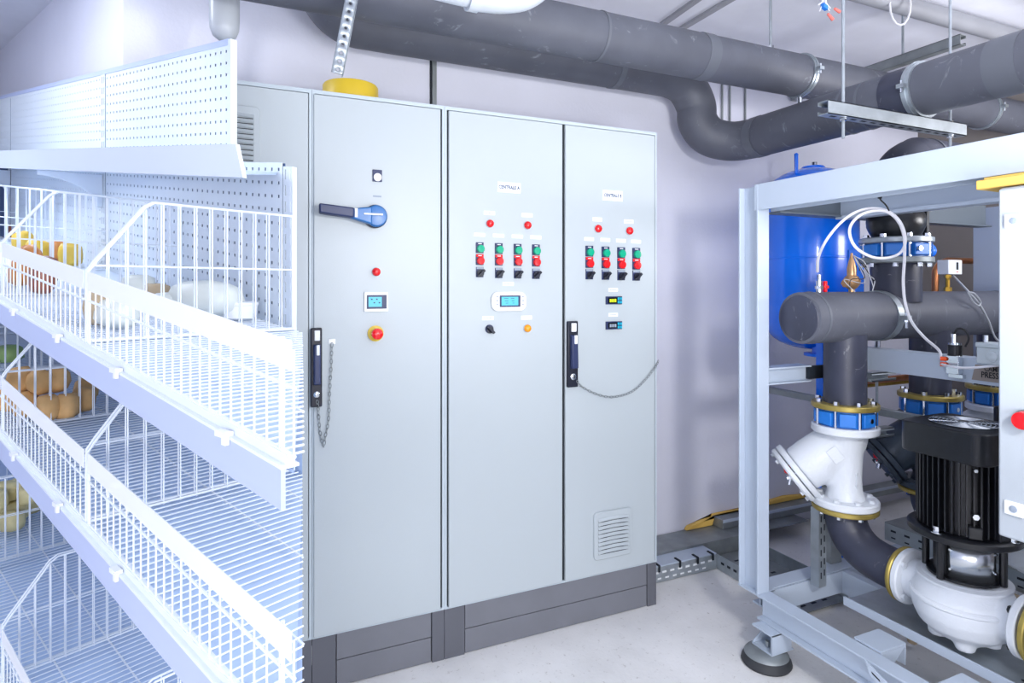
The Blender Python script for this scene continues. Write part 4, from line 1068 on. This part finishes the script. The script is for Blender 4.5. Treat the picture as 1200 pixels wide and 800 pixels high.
# copper pipe behind, with brass drain valve
Yc = 2.06
t = thing('copper_pipe', 'copper pipe bending up behind the white pressure switch', 'pipe', (at(1098, 340, Y=Yc).x, Yc, 1.0))
pts = [at(1096, 470, Y=Yc), at(1096, 400, Y=Yc), at(1096, 330, Y=Yc), at(1098, 314, Y=Yc), at(1108, 306, Y=Yc), at(1122, 305.5, Y=Yc), at(1152, 306, Y=Yc)]
MB().tube(catmull(pts, 6), .017, 16).build('pipe_run', M['copper'], t)
a0_, a1_ = at(1152, 306, Y=Yc), at(1185, 306, Y=Yc)
MB().tube([a0_, a1_], .021, 14).cyl(at(1161, 305, Y=Yc), at(1161, 296, Y=Yc), .016, seg=10).build('steel_tee', M['galv'], t)
MB().cyl(at(1161, 297, Y=Yc), at(1161, 288, Y=Yc), .017, seg=8).build('drain_valve', M['brass'], t)
MB().cyl(at(1160, 292, Y=Yc), at(1152, 293, Y=Yc), .009, .015, seg=10).build('red_knob', M['red'], t)
# gold copper pipe low behind
t = thing('copper_pipe', 'low horizontal copper pipe between the strainers, behind the drop pipe', 'pipe', (2.9, 2.02, 1.0))
MB().tube(catmull([(2.56, 2.03, 1.02), (2.65, 2.03, 1.02), (2.8, 2.03, 1.02), (3.2, 2.03, 1.02)], 3), .016, 12).build('pipe_run', M['copper'], t)
MB().tube([(2.60, 2.08, .99), (3.2, 2.08, .99)], .014, 12).build('lower_run', M['brass'], t)
# dark beams/panels behind the machine
solo(MB().box((3.62, 1.0, 0), (3.72, 2.0, 1.9)), 'rear_panel', M['frame'], 'blue-grey steel panel closing the far end of the skid behind the copper tee', 'panel', bevel=.003)

# pressure transmitter on the mid beam
q1 = at(1119, 425, X=2.435)
t = thing('pressure_transmitter', 'chrome and black pressure transmitter with orange tube fittings on the mid beam', 'sensor', (q1.x, q1.y, 1.13))
zb = at(1119, 438, X=2.435).z; zt = at(1119, 418, X=2.435).z
MB().box((q1.x-.018, q1.y-.022, zb), (q1.x+.012, q1.y+.022, zt+.006)).build('manifold', M['chrome'], t, .002)
MB().cyl((q1.x, q1.y, zt+.004), (q1.x, q1.y, zt+.045), .023, seg=20).build('black_body', M['black'], t)
MB().cyl((q1.x, q1.y, zt+.045), (q1.x, q1.y, zt+.052), .020, seg=20).cyl((q1.x-.008, q1.y, zt+.052), (q1.x-.008, q1.y, zt+.085), .009, seg=10).build('plug', M['chrome'], t)
MB().tube(catmull([(q1.x-.008, q1.y, zt+.08), (q1.x, q1.y-.01, zt+.105), (q1.x+.01, q1.y-.03, zt+.10), (q1.x+.012, q1.y-.04, zt+.07), (q1.x+.01, q1.y-.03, zt+.04)], 6), .0035, 7).build('cable', M['cable'], t)
for py in (420.5, 427):
    zz = at(1115, py, X=2.43).z; MB().cyl((q1.x-.018, q1.y+.020, zz), (q1.x-.03, q1.y+.034, zz), .008, seg=12).build('tube_fitting', M['orangep'], t)
MB().box((q1.x-.01, q1.y-.032, zb-.014), (q1.x+.012, q1.y+.018, zb)).build('mount_foot', M['chrome'], t, .001)
# white tubing
def tp(px, py, y): return at(px, py, Y=y)
y1 = 1.55
pts = [tp(958, 318, HYp), tp(959, 302, 1.70), tp(968, 282, 1.62), tp(984, 262, 1.58), tp(1002, 249, y1), tp(1022, 244, y1), tp(1042, 248, y1), tp(1056, 262, y1), tp(1061, 282, y1),
       tp(1055, 296, y1), tp(1040, 302, y1-.01), tp(1022, 301, y1-.02), tp(1004, 291, y1-.02), tp(996, 276, y1-.02), tp(998, 262, y1-.02), tp(1012, 250, y1-.03), tp(1034, 247, y1-.03), tp(1050, 256, y1-.03), tp(1059, 275, y1-.03),
       tp(1060, 300, y1-.03), tp(1058.5, 330, y1-.03), tp(1061, 356, y1-.03), tp(1069, 378, y1-.04), tp(1084, 396, y1-.06), tp(1100, 410, y1-.08)]
qq = Vector((q1.x-.028, q1.y+.032, at(1115, 420.5, X=2.43).z)); pts.append(qq)
t = thing('white_tubing', 'thin white plastic tubing coiled in a loop in front of the upper blue valve', 'tube', pts[0])
MB().tube(catmull(pts, 6), .0052, 8).build('tubing', M['tube'], t)
t = thing('white_tubing', 'thin white tubing from the lower orange fitting to the wall box on the right', 'tube', q1)
MB().tube(catmull([Vector((q1.x-.028, q1.y+.032, at(1115, 427, X=2.43).z)), tp(1119, 430, 1.36), tp(1135, 431, 1.33), tp(1160, 429, 1.28), tp(1185, 426, 1.24)], 6), .0045, 8).build('tubing', M['tube'], t)
# cable tie hanging from the beam
t = thing('cable_tie', 'black cable tie holding the white tubing loop under the top beam', 'cable tie', tp(1034, 245, 1.5))
MB().tube(catmull([tp(1035, 222, 1.56), tp(1031, 232, 1.53), tp(1038, 240, 1.52), tp(1042, 247, 1.515)], 5), .0028, 6).build('strap', M['cable'], t)
MB().obox(tp(1031, 231, 1.53), (.005, 0, 0), (0, .005, 0), (0, 0, .005)).build('tie_head', M['cable'], t)

# junction box on the beam
xj = 2.43; ya = at(1148, 415, X=xj).y; z1 = at(1148, 402, X=xj).z; z0 = at(1148, 425, X=xj).z
t = thing('junction_box', 'pale grey junction box on the mid beam, half hidden by the white wall box', 'box', (xj, ya-.08, z0))
MB().box((xj-.02, ya-.16, z0), (xj+.06, ya, z1-.012)).build('housing', M['box'], t, .003)
MB().box((xj-.023, ya-.163, z1-.012), (xj+.063, ya+.003, z1+.004)).build('lid', M['box'], t, .003)
MB().lathe([(.020, 0), (.018, .006), (.0, .014)], (xj-.02, ya-.05, (z0+z1)/2-.006), (-1, 0, 0), 20).build('knockout', M['box'], t)
MB().cyl((xj-.0, ya-.02, z1), (xj-.0, ya-.02, z1+.03), .009, seg=10).build('gland', M['chrome'], t)
# cardboard tag with handwriting
xk = 2.4485; yk0 = at(1139, 440, X=xk).y; yk1 = at(1186, 440, X=xk).y; zk1 = at(1145, 427, X=xk).z; zk0 = at(1139, 444.5, X=xk).z
t = thing('cardboard_tag', 'cardboard tag with black handwriting taped to the mid beam', 'tag', (xk, (yk0+yk1)/2, zk0))
MB().hexa([(xk-.002, yk0, zk0), (xk, yk0, zk0), (xk, yk1, zk0), (xk-.002, yk1, zk0), (xk-.002, yk0-.012, zk1), (xk, yk0-.012, zk1), (xk, yk1, zk1), (xk-.002, yk1, zk1)]).build('card', M['card'], t)
text_mesh('handwriting', 'PRESSIO', .030, (xk-.0035, yk0-.072, zk0+.022), (0, -1, 0), (0, 0, 1), M['cable'], t, .75, .0004)
text_mesh('handwriting', 'CAMP. DI', .026, (xk-.0035, yk0-.082, zk0+.045), (0, -1, 0), (0, 0, 1), M['cable'], t, .75, .0002)

# ================================================================ WHITE WALL BOX ON THE SKID (right edge)
bx0 = 1.88; by1 = at(1170, 400, X=bx0).y; bz0 = .811; bz1 = 1.750
t = thing('control_box', 'tall white control box hung on the skid front at the right edge', 'control box', (bx0+.1, by1-.25, bz0))
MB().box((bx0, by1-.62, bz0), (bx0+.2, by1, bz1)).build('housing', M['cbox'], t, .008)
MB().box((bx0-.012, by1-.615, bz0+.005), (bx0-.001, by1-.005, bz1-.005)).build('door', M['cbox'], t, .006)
for py in (258.5, 596):
    c = at(1189, py, X=bx0-.012)
    l_ = MB().box((bx0-.018, c.y-.022, c.z-.018), (bx0-.011, c.y+.022, c.z+.018)).build('door_latch', M['white'], t, .002)
    MB().lathe([(.009, 0), (.009, .002), (.004, .003)], (bx0-.018, c.y, c.z), (-1, 0, 0), 16).build('latch_core', M['inkg'], l_)
c = at(1203, 492, X=bx0-.012)
e_ = MB().lathe([(.027, 0), (.027, .008)], (bx0-.012, c.y, c.z), (-1, 0, 0), 24).build('stop_button', M['galvd'], t)
MB().lathe([(.02, .008), (.024, .012), (.022, .026), (0, .03)], (bx0-.012, c.y, c.z), (-1, 0, 0), 24).build('red_cap', M['red'], e_)
MB().cyl((bx0+.1, by1-.2, bz0), (bx0+.1, by1-.2, bz0-.05), .012, seg=10).build('cable_gland', M['gcable'], t)
solo(MB().box((bx0-.002, by1-.6, bz1+.002), (bx0+.21, by1+.055, bz1+.028)), 'yellow_board', M['yel2'], 'yellow wooden batten lying on top of the white control box', 'board', bevel=.003)
solo(MB().box((SX-.004, .3, zt0-.010), (SX+.10, by1+.06, zt0-.002)), 'yellow_strip', M['yel2'], 'thin yellow strip under the top beam over the white control box', 'strip', bevel=.001)

# ================================================================ WIRE SHELVING
SHL = M['wire']
def tcut(s): return -.03+1.6*s
def seg_clip(t0, t1, s):       # long wire at depth s
    return max(t0, tcut(s)), t1
TE = 3.9                       # far end of the run
def clipD(t, s0, s1):          # depth wire at t: s limited by the splayed end
    return s0, min(s1, (t+.03)/1.6)
def slab(mb, t0, t1, s0, s1, l0, l1):
    """level-following box in shelf frame, near end splayed"""
    a0, a1 = max(t0, tcut(s0)), max(t0, tcut(s1))
    vs = [S(a0, s0, l0), S(t1, s0, l0), S(t1, s1, l0), S(a1, s1, l0), S(a0, s0, l1), S(t1, s0, l1), S(t1, s1, l1), S(a1, s1, l1)]
    return mb.hexa(vs)
def perf(mb, t0, t1, l0, l1, s, pt, pl_, ht, hl_, skip=None):
    """sheet with rectangular holes at pitch (pt, pl_)"""
    nt_ = int(round((t1-t0)/pt)); nl = int(round((l1-l0)/pl_)); pt = (t1-t0)/nt_; pl_ = (l1-l0)/nl
    for i in range(nt_):
        for j in range(nl):
            ta, la = t0+i*pt, l0+j*pl_; tc, lc = ta+pt/2, la+pl_/2
            o_ = [S(ta, s, la), S(ta+pt, s, la), S(ta+pt, s, la+pl_), S(ta, s, la+pl_)]
            i_ = [S(tc-ht/2, s, lc-hl_/2), S(tc+ht/2, s, lc-hl_/2), S(tc+ht/2, s, lc+hl_/2), S(tc-ht/2, s, lc+hl_/2)]
            mb.add(o_+i_, [(0, 1, 5, 4), (1, 2, 6, 5), (2, 3, 7, 6), (3, 0, 4, 7)])
solid = lambda th: (lambda o: setattr(o.modifiers.new('thick', 'SOLIDIFY'), 'thickness', th))
root = S(1.2, .3, 0); root.z = 0
sh = thing('display_shelf', 'white perforated supermarket shelf unit at the left with canopy and three tiers', 'shelf', root)
PS = .45
seams = [.76, 2.06, 3.45]
# upper perforated panels and lower ones
m1 = MB(); perf(m1, 2.085, 3.425, 1.70, 2.035, PS, .033, .0335, .007, .007); m1.build('perforated_panel', M['peg'], sh, mods=solid(.0015), smooth=False)
m1 = MB(); perf(m1, 1.06, 2.035, 1.70, 2.035, PS, .033, .0335, .008, .008); m1.build('perforated_panel', M['peg'], sh, mods=solid(.0015), smooth=False)
m1 = MB(); perf(m1, 3.475, 3.9, 1.70, 2.035, PS, .033, .0335, .007, .007); m1.build('perforated_panel', M['peg'], sh, mods=solid(.0015), smooth=False)
m1 = MB(); perf(m1, 2.085, 3.425, 1.28, 1.70, PS, .033, .035, .007, .007); m1.build('perforated_panel', M['peg'], sh, mods=solid(.0015), smooth=False)
m1 = MB(); perf(m1, .78, 2.035, 1.28, 1.70, PS, .033, .035, .008, .008); m1.build('perforated_panel', M['peg'], sh, mods=solid(.0015), smooth=False)
m1 = MB(); slab(m1, 1.06, TE, PS-.004, PS+.012, 2.035, 2.052); m1.build('top_rail', M['fascia'], sh)
m1 = MB(); m1.hexa([S(1.06, PS+.006, 1.71), S(TE, PS+.006, 1.71), S(TE, PS+.008, 1.71), S(1.06, PS+.008, 1.71), S(1.06, PS+.006, 2.03), S(TE, PS+.006, 2.03), S(TE, PS+.008, 2.03), S(1.06, PS+.008, 2.03)])
m1.hexa([S(.78, PS+.006, 1.28), S(TE, PS+.006, 1.28), S(TE, PS+.008, 1.28), S(.78, PS+.008, 1.28), S(.78, PS+.006, 1.699), S(TE, PS+.006, 1.699), S(TE, PS+.008, 1.699), S(.78, PS+.008, 1.699)])
m1.build('back_sheet', M['pegb'], sh)  # dark sheet added behind the perforations so the holes look dark
for tt in (2.06, 3.45, .75):
    m1 = MB(); top_ = 2.035 if tt > 1 else 1.69
    nl = int((top_-1.28)/.05)
    perf(m1, tt-.022, tt, 1.28, top_, PS-.002, .022, .042, .006, .026); perf(m1, tt, tt+.022, 1.28, top_, PS-.002, .022, .042, .006, .026)
    m1.build('slotted_upright', M['peg'], sh, mods=solid(.0015), smooth=False)
    m1 = MB(); b0 = S(tt+(.03 if tt < 1 else 0), PS+.02, 0); m1.obox((b0.x, b0.y, (1.28+SL*tt)/2), Ls*.02, Ds*.008, (0, 0, (1.28+SL*tt)/2)); m1.build('upright_post', M['peg'], sh)
for tt, l0, l1 in ((1.045, 1.70, 2.05), (.738, 1.28, 1.69)):
    MB().hexa([S(tt, PS-.004, l0), S(tt+.018, PS-.004, l0), S(tt+.018, PS+.014, l0), S(tt, PS+.014, l0), S(tt, PS-.004, l1), S(tt+.018, PS-.004, l1), S(tt+.018, PS+.014, l1), S(tt, PS+.014, l1)]).build('end_trim', M['peg'], sh)
lm = area('canopy_fill', S(1.9, .23, 1.60), S(1.9, .36, 1.2), 2.4, .05, 3, (.86, .93, 1.0))  # added strip light to brighten the perforated panel behind the baskets
lm.rotation_euler = Matrix((Ls, Vector((0, 0, 1)).cross(Ls)*-1, Vector((0, 0, 1)))).transposed().to_euler()
# plain back of lower tiers
m1 = MB(); slab(m1, 0, TE, PS, PS+.004, .30, 1.262); m1.build('lower_back_panel', M['sheet'], sh)
# canopy
m1 = MB(); CT = .50
m1.hexa([S(CT, .2, 1.633), S(TE, .2, 1.633), S(TE, .208, 1.633), S(CT, .208, 1.633), S(CT, .185, 1.697), S(TE, .185, 1.697), S(TE, .193, 1.697), S(CT, .193, 1.697)])
m1.build('canopy_fascia', M['canopy'], sh)
m1 = MB(); m1.hexa([S(CT, .205, 1.640), S(TE, .205, 1.640), S(TE, PS-.004, 1.668), S(.80, PS-.004, 1.668), S(CT, .205, 1.646), S(TE, .205, 1.646), S(TE, PS-.004, 1.674), S(.80, PS-.004, 1.674)])
m1.build('canopy_underside', M['sheet'], sh)
for tt in (2.06, 3.42):
    ar = []
    for k in range(9): a0 = PI/2*k/8; ar.append((.24+.19*math.sin(a0), 1.62-.0-.10*(1-math.cos(a0))))
    poly = [S(tt, s_, l_) for s_, l_ in ar]+[S(tt, PS-.005, 1.52), S(tt, PS-.005, 1.645), S(tt, .24, 1.635)]
    MB().prism(poly, Ls*.012).build('canopy_bracket', M['canopy'], sh)

TIERS = [(1.262, 0), (.915, 1), (.268, 2)]     # level of the shelf sheet
def basket_parts(lev, idx):
    base = lev+.024
    # shelf body (part of the unit)
    m1 = MB(); slab(m1, 0, TE, .005, PS, lev-.004, lev); m1.build('shelf_deck', M['sheet'], sh)
    m1 = MB(); slab(m1, 0, TE, -.012, -.006, lev-.044, lev+.004); m1.build('price_fascia', M['fascia'], sh)
    m1 = MB(); slab(m1, 0, TE, -.012, .012, lev+.004, lev+.008); slab(m1, 0, TE, -.004, .006, lev+.008, lev+.020); m1.build('front_lip', M['wire'], sh)
names = {0: 'top', 1: 'middle', 2: 'bottom'}
TD = [.07, .711, 1.352, 1.993, 2.634, 3.275, 3.9]
for lev, idx in TIERS: basket_parts(lev, idx)
bay_word = {0: 'nearest', 1: 'second nearest', 2: 'third', 3: 'fourth', 4: 'fifth', 5: 'farthest'}
def wire_basket(lev, idx, bi):
    t0, t1 = TD[bi], TD[bi+1]
    if bi == 0: t0 = -.02
    base = lev+.020; last = {0: 5, 1: 4, 2: 2}[idx]
    c = S((t0+t1)/2, .2, base)
    pos = bay_word[bi]
    t = thing('wire_basket', 'white wire basket on the %s tier of the shelf, %s to the viewer' % (names[idx], pos), 'basket', c, 'wire baskets on the shelf')
    R1 = .0016; R2 = .0026
    # front fence
    m1 = MB(); n = int((t1-t0)/.0315)
    for k in range(n+1):
        tt = t0+.012+(t1-t0-.024)*k/n
        m1.tube([S(tt, .0, base), S(tt, .0, base+.128)], R1, 5)
    m1.tube([S(t0+.01, 0, base+.082), S(t1-.01, 0, base+.082)], R2, 6); m1.tube([S(t0+.01, 0, base), S(t1-.01, 0, base)], R2, 6)
    o = m1.build('front_fence', SHL, t); o['kind'] = 'stuff'
    m1 = MB(); m1.hexa([S(t0+.012, -.0045, base+.103), S(t1-.012, -.0045, base+.103), S(t1-.012, -.0025, base+.103), S(t0+.012, -.0025, base+.103),
                        S(t0+.012, -.0045, base+.139), S(t1-.012, -.0045, base+.139), S(t1-.012, -.0025, base+.139), S(t0+.012, -.0025, base+.139)])
    m1.build('price_band', M['band'], t)
    # floor grid
    m1 = MB(); n = int((t1-t0)/.0195)
    for k in range(n+1):
        tt = t0+(t1-t0)*k/n; s0, s1 = clipD(tt, 0.0, PS-.01)
        if s1-s0 > .01: m1.tube([S(tt, s0, base), S(tt, s1, base)], .0017, 4)
    for s_ in (.11, .24, .37):
        a0, a1 = seg_clip(t0, t1, s_)
        if a1-a0 > .02: m1.tube([S(a0, s_, base-.004), S(a1, s_, base-.004)], .0024, 5)
    o = m1.build('floor_grid', SHL, t); o['kind'] = 'stuff'
    # dividers at both ends (double wire outline with uprights)
    for tt, full in ((t0+.006, bi > 0), (t1-.006, True)):
        s_end = min(PS-.012, (tt+.03)/1.6)
        if s_end < .02: 
            if bi == 0 and tt > .02: continue
            m1 = MB(); m1.tube([S(tt+.03, 0, base), S(tt+.03, 0, base+.14)], R2, 6); m1.build('divider', SHL, t); continue
        out = [S(tt, 0, base), S(tt, 0, base+.140)]
        if s_end > .115: out += [S(tt, .012, base+.158), S(tt, .10, base+.272), S(tt, .118, base+.283), S(tt, s_end, base+.283)]
        else: out += [S(tt, s_end, base+.14+s_end*1.25)]
        m1 = MB(); m1.tube(out, R2, 6)
        m1.tube([S(tt, 0, base+.004), S(tt, s_end, base+.004)], R2, 6)
        m1.tube([S(tt, .01, base+.150), S(tt, s_end, base+.150)], R1, 5)
        n = int(s_end/.032)
        for k in range(1, n+1):
            s_ = s_end*k/n; h_ = .283 if s_ > .115 else .145+.138*(s_/.115)
            m1.tube([S(tt, s_, base), S(tt, s_, base+h_)], R1, 5)
        o = m1.build('divider', SHL, t); o['kind'] = 'stuff'
    # plastic clips hooking the basket on the deck edge
    m1 = MB()
    for k in (0.22, .75):
        tt = t0+(t1-t0)*k; m1.obox(S(tt, -.012, base-.012), Ls*.014, Ds*.006, (0, 0, .004)); m1.obox(S(tt-.012, -.016, base-.016), Ls*.005, Ds*.003, (0, 0, .007))
    m1.build('shelf_clip', M['band'], t)
    return t
for bi in range(6): wire_basket(1.262, 0, bi)
for bi in range(5): wire_basket(.915, 1, bi)
for bi in range(1, 4): wire_basket(.268, 2, bi)
# nearest bottom bay sits outside the picture except its divider
wire_basket(.268, 2, 0)

# ---------------------------------------------------------------- goods in the baskets
def shelf_pt(px, py, lev):
    """point on the level plane lev seen at a pixel, used once to measure where each item lies"""
    r = Fv+Rv*((px-600)/FPX); k = r.dot(Ls); k0 = F0.dot(Ls)
    d = (EYE-lev+SL*k0)/((py-HY)/FPX+SL*k)
    p = r*d; p.z = EYE-(py-HY)/FPX*d; return p
def lumpy(c, r, sc, m, name, label, cat, group, seedv, flat=.0, seg=12):
    rnd = random.Random(seedv); bm = bmesh.new(); bmesh.ops.create_icosphere(bm, subdivisions=2, radius=1)
    ang = rnd.random()*6.28; R_ = Matrix.Rotation(ang, 3, 'Z') @ Matrix.Rotation(rnd.uniform(-.4, .4), 3, 'X')
    for v in bm.verts:
        n_ = v.co.copy()
        for cidx in range(3):    # squarish loaf form
            n_[cidx] = math.copysign(abs(n_[cidx])**(1-flat), n_[cidx])
        n_ *= 1+.05*math.sin(5*n_.x+seedv)+.04*math.cos(7*n_.y+seedv*2)
        v.co = R_ @ Vector((n_.x*sc[0], n_.y*sc[1], n_.z*sc[2]))*r
    zmin = min(v.co.z for v in bm.verts)
    for v in bm.verts: v.co.z -= zmin
    me = bpy.data.meshes.new(name); bm.to_mesh(me); bm.free(); me.materials.append(m)
    me.polygons.foreach_set('use_smooth', [True]*len(me.polygons))
    o = bpy.data.objects.new(name, me); COL.objects.link(o); o.location = c
    tag(o, label, cat, group); return o
mid = .915+.024
for k, (px, py, up) in enumerate(((56, 492, 0), (78, 490, 0), (97, 482, 0), (30, 490, 0), (47, 473, 1), (67, 470, 1), (101, 470, 0), (24, 470, 1), (12, 482, 0))):
    c = shelf_pt(px, py, mid)
    if up: c = shelf_pt(px, py+16, mid); c.z += .062
    where = {56: 'bottom row, third from the left', 78: 'bottom row, second from the right', 97: 'bottom row, rightmost', 30: 'bottom row, second from the left', 47: 'top of the heap, middle',
             67: 'top of the heap, right', 101: 'behind the rightmost roll of the row', 24: 'top of the heap, left', 12: 'bottom row, leftmost'}[px]
    lumpy(c, .036, (.85, .8, 1.0), M['bread'], 'bread_roll', 'tan bread roll in the middle tier basket, '+where, 'bread', 'bread rolls in the middle tier', 10+k, .25)
low = .268+.024
for k, (px, py, up) in enumerate(((4, 600, 0), (20, 604, 0), (36, 596, 0), (8, 578, 1), (24, 574, 1), (34, 582, 1), (14, 616, 0), (-6, 590, 1))):
    c = shelf_pt(px, py+6, low)
    if up: c = shelf_pt(px, py+32, low); c.z += .075
    lumpy(c, .05, (.9, .7, .75), M['cheese'], 'cheese_piece', 'cream cheese piece heaped in the bottom tier basket, %s' % ['front left', 'front middle', 'right end', 'top left', 'top middle', 'top right', 'lowest and nearest', 'cut off by the left edge'][k], 'cheese', 'cheese pieces in the bottom tier', 40+k, .35)
tp_ = 1.262+.024
goods = [  # px, py of base, size, scale, material, name, label, category
    (242, 372, .075, (1.25, .75, .62), 'foil', 'wrapped_pack', 'large off-white wrapped pack lying in the nearer top basket', 'package'),
    (280, 374, .045, (1, 1, .6), 'white', 'round_tub', 'low white round tub behind the off-white pack', 'tub'),
    (205, 368, .055, (1.2, .7, .5), 'foil', 'wrapped_pack', 'smaller pale pack left of the large off-white one', 'package'),
    (162, 352, .060, (1.3, .7, .62), 'foil', 'wrapped_pack', 'pale pack beside the tan one in the top basket', 'package'),
    (180, 356, .045, (1.1, .7, .65), 'kraft', 'wrapped_pack', 'tan wrapped pack behind the pale ones', 'package'),
    (60, 385, .050, (1.1, .8, .85), 'kraft', 'wrapped_pack', 'cream pack low in the second top basket, behind the front wires', 'package'),
    (78, 388, .045, (1, .8, .7), 'foil', 'wrapped_pack', 'white pack with the cream one behind the front wires', 'package'),
    (30, 345, .055, (.8, .6, .95), 'brownw', 'snack_bag', 'reddish brown bag at the left behind the price band', 'bag'),
    (12, 335, .055, (.8, .6, 1.1), 'orange', 'snack_bag', 'orange bag nearest the left edge of the picture', 'bag'),
    (45, 308, .05, (.8, .6, .9), 'yelw', 'snack_bag', 'yellow bag upright beneath the slanting divider wire', 'bag'),
    (66, 308, .05, (.8, .6, .9), 'orange', 'snack_bag', 'orange bag right of the yellow upright one', 'bag'),
    (82, 312, .05, (.8, .6, .9), 'yelw', 'snack_bag', 'yellow bag by the seam of the perforated panel', 'bag'),
    (28, 300, .05, (.8, .6, 1.0), 'yelw', 'snack_bag', 'yellow bag left of the upright ones, farther back', 'bag'),
    (20, 280, .045, (.9, .6, 1.0), 'brownw', 'snack_bag', 'small brown bag far back at the left', 'bag'),
    (50, 283, .045, (.9, .6, 1.0), 'brownw', 'snack_bag', 'brown bag far back under the canopy bracket', 'bag'),
]
for k, (px, py, r_, sc, m_, nm, lb, ct) in enumerate(goods):
    c = shelf_pt(px, py, tp_); s_ = (c-F0).dot(Ds)
    if s_ < .085: c = c+Ds*(.085-s_)
    if nm == 'round_tub':
        solo(MB().lathe([(.036, 0), (.042, .004), (.045, .035), (.047, .037), (.047, .043), (.04, .046), (0, .046)], c, (0, 0, 1), 24), nm, M[m_], lb, ct)
    else: lumpy(c, r_, sc, M[m_], nm, lb, ct, None, 70+k, .35)
c = shelf_pt(8, 425, mid)
lumpy(c, .05, (1.1, .7, .6), M['greenw'], 'snack_bag', 'green bag at the back of the middle tier, left edge', 'bag', None, 99, .3)

# ---------------------------------------------------------------- every bolt, lug, stud and tape ring is an object of its own
def split_loose(o):
    bm = bmesh.new(); bm.from_mesh(o.data); seen = set(); groups = []
    for f in bm.faces:
        if f.index in seen: continue
        st = [f]; seen.add(f.index); g = []
        while st:
            q_ = st.pop(); g.append(q_.index)
            for e in q_.edges:
                for n_ in e.link_faces:
                    if n_.index not in seen: seen.add(n_.index); st.append(n_)
        groups.append(g)
    bm.free()
    if len(groups) < 2: return
    me = o.data
    for gi, g in enumerate(groups):
        ids = sorted({i for fi in g for i in me.polygons[fi].vertices}); mp = {v: i for i, v in enumerate(ids)}
        nm = bpy.data.meshes.new(me.name)
        nm.from_pydata([me.vertices[i].co for i in ids], [], [[mp[i] for i in me.polygons[fi].vertices] for fi in g])
        nm.materials.append(me.materials[0]); nm.polygons.foreach_set('use_smooth', [True]*len(g)); nm.set_sharp_from_angle(angle=.6)
        if gi == 0: first = nm
        else:
            c_ = o.copy(); c_.data = nm; COL.objects.link(c_); c_.parent = o.parent
    o.data = first
SPLIT = ('clamp_screw', 'joint_tape', 'cross_strut', 'wire_pair', 'bolt_head', 'lug', 'stud', 'nut', 'volute_rib', 'flange_bolt', 'guard_screw', 'panel_clip', 'oval_hole', 'eye_screw')
STUFF = ('slot_row', 'tiny_print', 'meter_digits', 'digits', 'display_print', 'key_row', 'bottom_slots', 'pictogram_print', 'slot_shadow_gap', 'cast_letters', 'fan_grille', 'strip', 'perforated_panel', 'slotted_upright', 'shelf_clip')
for o in list(COL.objects):
    if o.type != 'MESH': continue
    b0 = o.name.split('.')[0]
    if b0 in SPLIT: split_loose(o)
    elif b0 in STUFF and o.parent is not None: o['kind'] = 'stuff'
